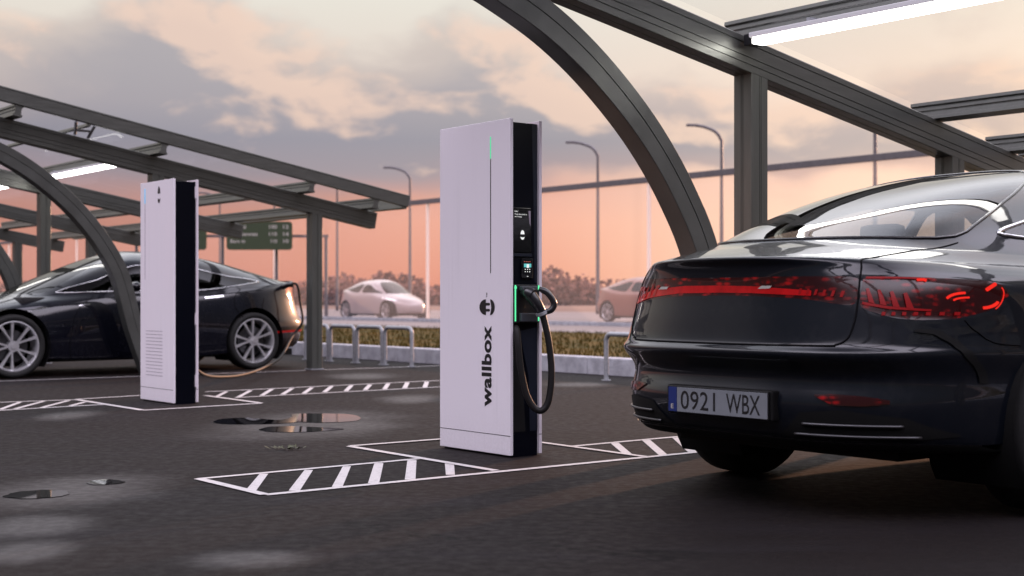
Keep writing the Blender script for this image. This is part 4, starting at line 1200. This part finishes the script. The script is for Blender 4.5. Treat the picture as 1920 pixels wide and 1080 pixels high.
# shut lines
bm = BM()
tl = [(-.352, 11.1), (-.352, 9.5), (-.354, 8.4), (-.352, 7.75), (-.344, 7.25), (-.325, 6.98), (-.29, 6.90), (0, 6.86), (.27, 6.90), (.305, 7.02), (.34, 7.35), (.352, 7.8), (.3545, 8.4), (.3545, 9.52), (.354, 10.3), (.352, 11.1)]
surf_tube(bm, S, [(p.x, p.y) for p in catmull([(a, b, 0) for a, b in tl], 6)], .0042, .0005, 6)
obj('boot_shut_line', bm, M['seam'], E, smooth=True)
for sgn in (1, -1):
    bm = BM()
    L = [(.352, 11.1), (.365, 12.0), (.39, 13.0), (.425, 14.0)]
    surf_tube(bm, S, [(sgn * a, b) for a, b in L], .003, 0, 6, sub=6)
    L = [(.487, 7.98), (.500, 7.5), (.527, 7.0), (.565, 6.75)]
    surf_tube(bm, S, [(sgn * p.x, p.y) for p in catmull([(a, b, 0) for a, b in L], 6)], .0035, 0, 6)
    L = [(.80, 2.0), (.80, 6.0), (.76, 9.0), (.70, 11.2), (.66, 13.0), (.63, 14.3)]
    surf_tube(bm, S, [(sgn * p.x, p.y) for p in catmull([(a, b, 0) for a, b in L], 8)], .004, 0, 6)
    obj('shut_line', bm, M['seam'], E, smooth=True)
    # black air-outlet blade at the bumper corner
    bm = BM()
    A = [(.440, 7.55), (.462, 7.45), (.480, 7.05), (.491, 6.3), (.497, 5.5), (.498, 4.8)]; B = [(.442, 7.66), (.467, 7.60), (.487, 7.15), (.499, 6.3), (.507, 5.4), (.508, 4.75)]
    surf_patch(bm, S, [(sgn * a, b) for a, b in A], [(sgn * a, b) for a, b in B], .006, 24, 2)
    obj('air_outlet_blade', bm, M['black_matt'], E, smooth=True)
    # lower grille with chrome blades
    bm = BM()
    A = [(.19, 2.55), (.26, 2.45), (.36, 2.5), (.44, 2.6), (.485, 2.85)]; B = [(.17, 2.62), (.235, 3.7), (.33, 3.85), (.43, 3.6), (.485, 2.95)]
    surf_patch(bm, S, [(sgn * a, b) for a, b in A], [(sgn * a, b) for a, b in B], .004, 24, 4)
    gr = obj('lower_grille', bm, M['black_matt'], E, smooth=True)
    for za, pa, pb in ((2.80, .215, .445), (3.30, .240, .425)):
        bm = BM(); surf_tube(bm, S, [(sgn * pa, za), (sgn * pb, za)], .0058, .010, 8, sub=30); obj('chrome_blade', bm, M['alloy_dark'], gr, smooth=True)
    bm = BM()
    A = [(.27, 4.30), (.31, 4.02), (.37, 4.0), (.408, 4.1)]; B = [(.268, 4.36), (.31, 4.40), (.37, 4.34), (.408, 4.22)]
    surf_patch(bm, S, [(sgn * a, b) for a, b in A], [(sgn * a, b) for a, b in B], .006, 14, 3); rf = obj('rear_reflector', bm, M['red_lens'], E, smooth=True)
# dark lower band
bm = BM(); surf_patch(bm, S, [(-.56, 1.0), (-.5, .6), (0, .5), (.5, .6), (.56, 1.0)], [(-.56, 1.4), (-.5, 2.2), (0, 2.35), (.5, 2.2), (.56, 1.4)], .003, 70, 5); obj('diffuser', bm, M['black_matt'], E, smooth=True)
bm = BM(); surf_patch(bm, S, [(-.5, 2.26), (0, 2.4), (.5, 2.26)], [(-.5, 2.38), (0, 2.52), (.5, 2.38)], .010, 60, 2); obj('diffuser_trim', bm, M['black_gloss'], E, smooth=True)
# number plate
pc = S(0, 3.85) - Vector((.030, 0, 0))
bm = BM(); box(bm, pc.x + .004, pc.x + .06, -.272, .272, .394, .516, bev=.01); ph_ = obj('plate_holder', bm, M['black_matt'], E); ph_.scale = (1, 1.08, 1); ph_.location.y = -.012
bm = BM(); box(bm, pc.x - .004, pc.x + .004, -.26, .26, .398, .512, bev=.003); pl = obj('number_plate', bm, M['black_gloss'], E); pl.scale = (1, 1.08, 1); pl.location.y = -.012
bm = BM(); box(bm, pc.x - .006, pc.x - .003, -.254, .207, .4035, .5065, bev=.001); obj('plate_face', bm, M['plate_white'], pl)
bm = BM(); box(bm, pc.x - .006, pc.x - .003, .209, .254, .4035, .5065, bev=.001); obj('plate_band', bm, M['plate_blue'], pl)
me = text_mesh('0921', .182, .078, bold=.004, spacing=1.04); xf_mesh(me, basis((pc.x - .0068, .095, .455), (0, -1, 0), (0, 0, 1))); obj('lettering', me, M['ink'], pl)
me = text_mesh('WBX', .168, .078, bold=.004); xf_mesh(me, basis((pc.x - .0068, -.136, .455), (0, -1, 0), (0, 0, 1))); obj('lettering', me, M['ink'], pl)
me = text_mesh('E', .014, .020, bold=.02); xf_mesh(me, basis((pc.x - .0068, .232, .425), (0, -1, 0), (0, 0, 1))); obj('lettering', me, M['sign_white'], pl)
st = dict(n=16, bars=[(.0, .012)])
for x in (1.11, 4.33):
    for sgn in (1, -1):
        wheel(E, x, sgn * .815, .368, .265, .255, st, sgn, rimmat='alloy'); arch_liner(E, x, .37, .415, .93, .40, sgn)
bm = BM(); box(bm, .42, 4.9, -.60, .60, .235, .285); box(bm, 1.56, 3.9, -.86, .86, .205, .232); obj('underbody', bm, M['black_matt'], E)
bm = BM(); box(bm, .45, 1.5, -.70, .70, .98, 1.00, bev=.01); box(bm, 1.5, 4.0, -.80, .80, .30, .36); box(bm, 3.7, 4.1, -.78, .78, .80, .98, bev=.04); obj('cabin', bm, M['interior'], E)
for y in (-.42, .42): seat(E, 1.75, y, .54, .50)
for y in (-.40, .40): seat(E, 2.75, y, .52, .48)
for sgn in (1, -1):
    bm = BM(); box(bm, 3.35, 3.50, sgn * .98, sgn * 1.08 if sgn > 0 else -1.08, 1.02, 1.14, bev=.02) if sgn > 0 else box(bm, 3.35, 3.50, -1.08, -.98, 1.02, 1.14, bev=.02)
    tube(bm, [(3.44, sgn * .84, 1.03), (3.44, sgn * 1.0, 1.05)], .018, 8); obj('wing_mirror', bm, M['eqs_paint'], E, smooth=True, auto=40)

# ---- blue black sedan on the left, seen from its left side
T_rows = [
 [.40, .225, .20, .76, 4.40, .200, 3.6, 2.8],
 [.16, .250, .18, .88, 4.58, .205, 3.6, 2.7],
 [.07, .320, .23, .905, 4.66, .270, 3.6, 2.6],
 [.02, .440, .38, .918, 4.69, .400, 3.5, 2.6],
 [.00, .560, .54, .924, 4.68, .500, 3.4, 2.5],
 [.045, .660, .65, .922, 4.64, .570, 3.3, 2.5],
 [.085, .800, .74, .915, 4.55, .640, 3.2, 2.5],
 [.100, .930, .82, .900, 4.40, .715, 3.1, 2.5],
 [.085, 1.030, .88, .880, 4.15, .790, 3.0, 2.5],
 [.075, 1.075, .915, .860, 3.90, .850, 2.9, 2.5],
 [.240, 1.095, .940, .845, 3.68, .905, 2.9, 2.6],
 [.520, 1.165, 1.03, .800, 3.45, 1.00, 2.9, 2.7],
 [.850, 1.250, 1.13, .745, 3.18, 1.12, 2.9, 2.8],
 [1.20, 1.335, 1.23, .680, 2.92, 1.23, 2.9, 2.8],
 [1.55, 1.395, 1.32, .590, 2.68, 1.325, 2.8, 2.7],
 [1.88, 1.430, 1.395, .430, 2.48, 1.395, 2.6, 2.5],
 [2.08, 1.442, 1.435, .220, 2.36, 1.435, 2.3, 2.3],
 [2.22, 1.445, 1.445, .004, 2.24, 1.445, 2.0, 2.0]]
def sedan(label, loc, rz, scale, paint, glass, detail=True, zs=1.0, group=None):
    t = thing('parked_car' if detail else 'passing_car', label, 'car', loc, rz, group)
    rows = [list(r) for r in T_rows]
    for r in rows:
        for i in range(6): r[i] *= scale
        for i in (1, 2, 5): r[i] *= zs
    S = Shell(rows, 2.23 * scale)
    k = scale
    rw = corner_poly([(-.38, 10.25), (0, 10.15), (.38, 10.25), (.41, 11.5), (.40, 13.0), (.34, 14.3), (0, 14.6), (-.34, 14.3), (-.40, 13.0), (-.41, 11.5)], .3)
    a, b = side_windows(10.25, 13.35, .90)
    b = corner_poly([(.93, 10.25), (.93, 13.35), (1.22, 13.3), (1.36, 12.9), (1.48, 11.8), (1.575, 10.7), (1.585, 10.25), (1.3, 10.25)], .28)
    wind0 = 1.64
    wind = corner_poly([(1.63, 10.3), (1.62, 11.5), (1.64, 13.0), (1.70, 14.2), (1.999, 14.4), (1.999, 10.2), (1.75, 10.2)], .15)
    lamp = corner_poly([(.27, 6.75), (.34, 6.55), (.395, 6.7), (.415, 7.3), (.40, 7.8), (.36, 7.95), (.30, 7.9), (.27, 7.7)], .25)
    head = corner_poly([(1.50, 7.0), (1.54, 6.5), (1.60, 6.1), (1.68, 6.2), (1.64, 6.8), (1.58, 7.2), (1.52, 7.4)], .25)
    cuts = [(rw, 'rw'), (a, 'a'), (mirror(a), 'am'), (b, 'b'), (mirror(b), 'bm'), (wind, 'w'), (mirror(wind), 'wm'), (lamp, 'l'), (mirror(lamp), 'lm'), (head, 'h'), (mirror(head), 'hm')]
    ar = .385 * k
    zc = .34 * k
    res, _ = build_shell(S, t, paint, cuts, [(.99 * k, zc, ar), (3.865 * k, zc, ar)], pstep=.034 if detail else .05, rstep=.2 if detail else .34)
    obj('body', res['body'], paint, t, smooth=True)
    for key, nm in (('rw', 'rear_window'), ('a', 'side_window'), ('am', 'side_window'), ('b', 'side_window'), ('bm', 'side_window'), ('w', 'windscreen'), ('wm', 'windscreen')): obj(nm, res[key], glass, t, smooth=True)
    for key in ('l', 'lm'): obj('tail_light', res[key], M['red_lens_bright'], t, smooth=True)
    for key in ('h', 'hm'): obj('headlight', res[key], M['chrome'], t, smooth=True)
    st = dict(n=5, bars=[(-.26, .015), (.26, .015)])
    for x in (.99 * k, 3.865 * k):
        for sgn in (1, -1):
            wheel(t, x, sgn * .80 * k, .338 * k, .268 * k, .23, st, sgn); arch_liner(t, x, zc, ar + .01, .89 * k, .36, sgn)
    bm = BM(); box(bm, .35, 4.3 * k, -.7, .7, .16, .24); obj('underbody', bm, M['black_matt'], t)
    bm = BM(); box(bm, .5, 4.0 * k, -.72, .72, .60, .66); box(bm, 3.3 * k, 3.7 * k, -.7, .7, .75, .93 * zs, bev=.04); obj('cabin', bm, M['interior'], t)
    for y in (-.38, .38): seat(t, 2.35 * k, y * k, .5, .45)
    if detail:
        for y in (-.38, .38): seat(t, 1.40 * k, y * k, .5, .48)
        for sgn in (1, -1):
            for poly in (a, b):
                bm = BM(); surf_tube(bm, S, [(sgn * p, r) for p, r in poly], .008, 0, 6, closed=True, sub=2); obj('window_trim', bm, M['chrome'], t, smooth=True)
            bm = BM()
            for L in ([(.92, 1.2), (.92, 5), (.90, 8), (.90, 10.2)], [(.57, 10.3), (.60, 9.0), (.645, 7.5), (.66, 6.0), (.64, 4.9)], [(1.36, 1.2), (1.365, 5), (1.37, 8), (1.42, 9.8)], [(.31, 10.1), (.30, 9.2), (.29, 8.2), (.29, 7.0), (.28, 5.4)], [(.50, 6.8), (.53, 5.8), (.535, 5.0)]):
                surf_tube(bm, S, [(sgn * p.x, p.y) for p in catmull([(q[0], q[1], 0) for q in L], 6)], .0045, 0, 6)
            surf_tube(bm, S, [(sgn * .75, 1.15), (sgn * 1.4, 1.15)], .006, 0, 6, sub=12)
            obj('shut_line', bm, M['seam'], t, smooth=True)
            for pc_ in (.70, .955):
                bm = BM(); surf_patch(bm, S, [(sgn * pc_, 7.65), (sgn * (pc_ + .09), 7.60)], [(sgn * pc_, 7.98), (sgn * (pc_ + .09), 7.93)], .012, 10, 3); obj('door_handle', bm, M['chrome'], t, smooth=True)
            bm = BM(); c_ = S(sgn * 1.19, 10.25); s0 = c_
            me_ = BM(); bmesh.ops.create_icosphere(me_, subdivisions=3, radius=1)
            for v in me_.verts:
                v.co = Vector((s0.x - .02 + v.co.x * (.085 if v.co.x > 0 else .055), s0.y + sgn * (.10 + sgn * 0) + v.co.y * .105, s0.z + .05 + v.co.z * .062))
            wm = obj('wing_mirror', me_, M['sedan_paint'], t, smooth=True); bm.free()
            bm = BM(); tube(bm, [(s0.x, s0.y - sgn * .02, s0.z - .01), (s0.x, s0.y + sgn * .06, s0.z + .015)], .02, 8); obj('mirror_stalk', bm, M['black_gloss'], wm)
            bm = BM(); q = S(sgn * 1.40, 7.3); surf_patch(bm, S, [(sgn * 1.33, 6.9), (sgn * 1.375, 6.88)], [(sgn * 1.33, 7.12), (sgn * 1.375, 7.08)], .006, 4, 2); obj('indicator', bm, M['chrome'], t, smooth=True)
        bm = BM(); surf_patch(bm, S, [(-.34, 8.95), (0, 8.95), (.34, 8.95)], [(-.34, 9.3), (0, 9.3), (.34, 9.3)], .02, 20, 3); obj('boot_spoiler', bm, paint, t, smooth=True)
        bm = BM(); surf_patch(bm, S, [(-.5, 3.1), (.5, 3.1)], [(-.5, 3.3), (.5, 3.3)], .008, 30, 2); obj('rear_reflector', bm, M['red_lens_bright'], t, smooth=True)
        bm = BM(); surf_patch(bm, S, [(-.56, .6), (0, .5), (.56, .6)], [(-.56, 1.6), (0, 2.2), (.56, 1.6)], .004, 30, 2); obj('diffuser', bm, M['black_matt'], t, smooth=True)
    return t, S
hd = Vector((-.75, -.66, 0)).normalized(); hl = Vector((-hd.y, hd.x, 0))   # heading and left of the sedan
rzT = math.atan2(hd.y, hd.x)
kT = 1.05
rwc = G(470, 692)                  # contact of its left rear wheel
org = rwc - hd * (.99 * kT) - hl * (.80 * kT)
T, ST = sedan('glossy blue black sedan parked at left under the far canopy with a cable plugged in', org, rzT, kT, M['sedan_paint'], M['car_glass_dark'], zs=.965)
# charging cable of the far kiosk
inv = Matrix.Translation(k2loc) @ Matrix.Rotation(ANG, 4, 'Z'); inv = inv.inverted()
mT = Matrix.Translation(org) @ Matrix.Rotation(rzT, 4, 'Z')
port = mT @ ST(.42, 8.1); outn = (mT.to_3x3() @ ST.normal(.42, 8.1)).normalized()
if outn.dot(-hd) < 0: outn = -outn
pts = [port, port + outn * .10, port + outn * .22 + Vector((0, 0, -.05)), port + outn * .27 + Vector((0, 0, -.30)), port + outn * .22 + hl * .12 + Vector((0, 0, -.52))]
pw = [G(500, 664, 0.0) for _ in ()]
q1 = mT @ Vector((.55, 1.02, .40))
ke = Matrix.Translation(k2loc) @ Matrix.Rotation(ANG, 4, 'Z')
qe = ke @ Vector((.235, .30, .40))
pts.append(q1)
for f_ in (.14, .3, .5, .7, .88): pts.append(q1.lerp(qe, f_) + Vector((0, 0, -.62 * math.sqrt(f_ * (1 - f_)) * 1.0)) )
for p in pts[-5:]: p.z = max(p.z, .03)
pts += [qe, ke @ Vector((.20, .30, .45))]
bm = BM(); tube(bm, [inv @ p for p in catmull(pts, 8)], .016, 10); obj('cable', bm, M['rubber'], K2, smooth=True)
bm = BM(); tube(bm, [inv @ p for p in catmull([port - outn * .02, port + outn * .08, port + outn * .15 + Vector((0, 0, -.02))], 4)], .034, 12); obj('connector', bm, M['plastic'], K2, smooth=True)

# ---- two white cars on the road behind the barrier, at rest
d = sedan('white car on the road, seen between the left canopy post and the tall kiosk', AB(32.6, 53.0), ANG - math.pi / 2, 1.12, M['white_paint_car'], M['car_glass_dark'], detail=False, zs=1.06, group='cars on the road')
d = sedan('reddish brown car on the road, partly hidden behind the tail of the near dark saloon', AB(36.0, 39.6), ANG - math.pi / 2, 1.12, M['red_brown_paint'], M['car_glass_dark'], detail=False, zs=1.06, group='cars on the road')
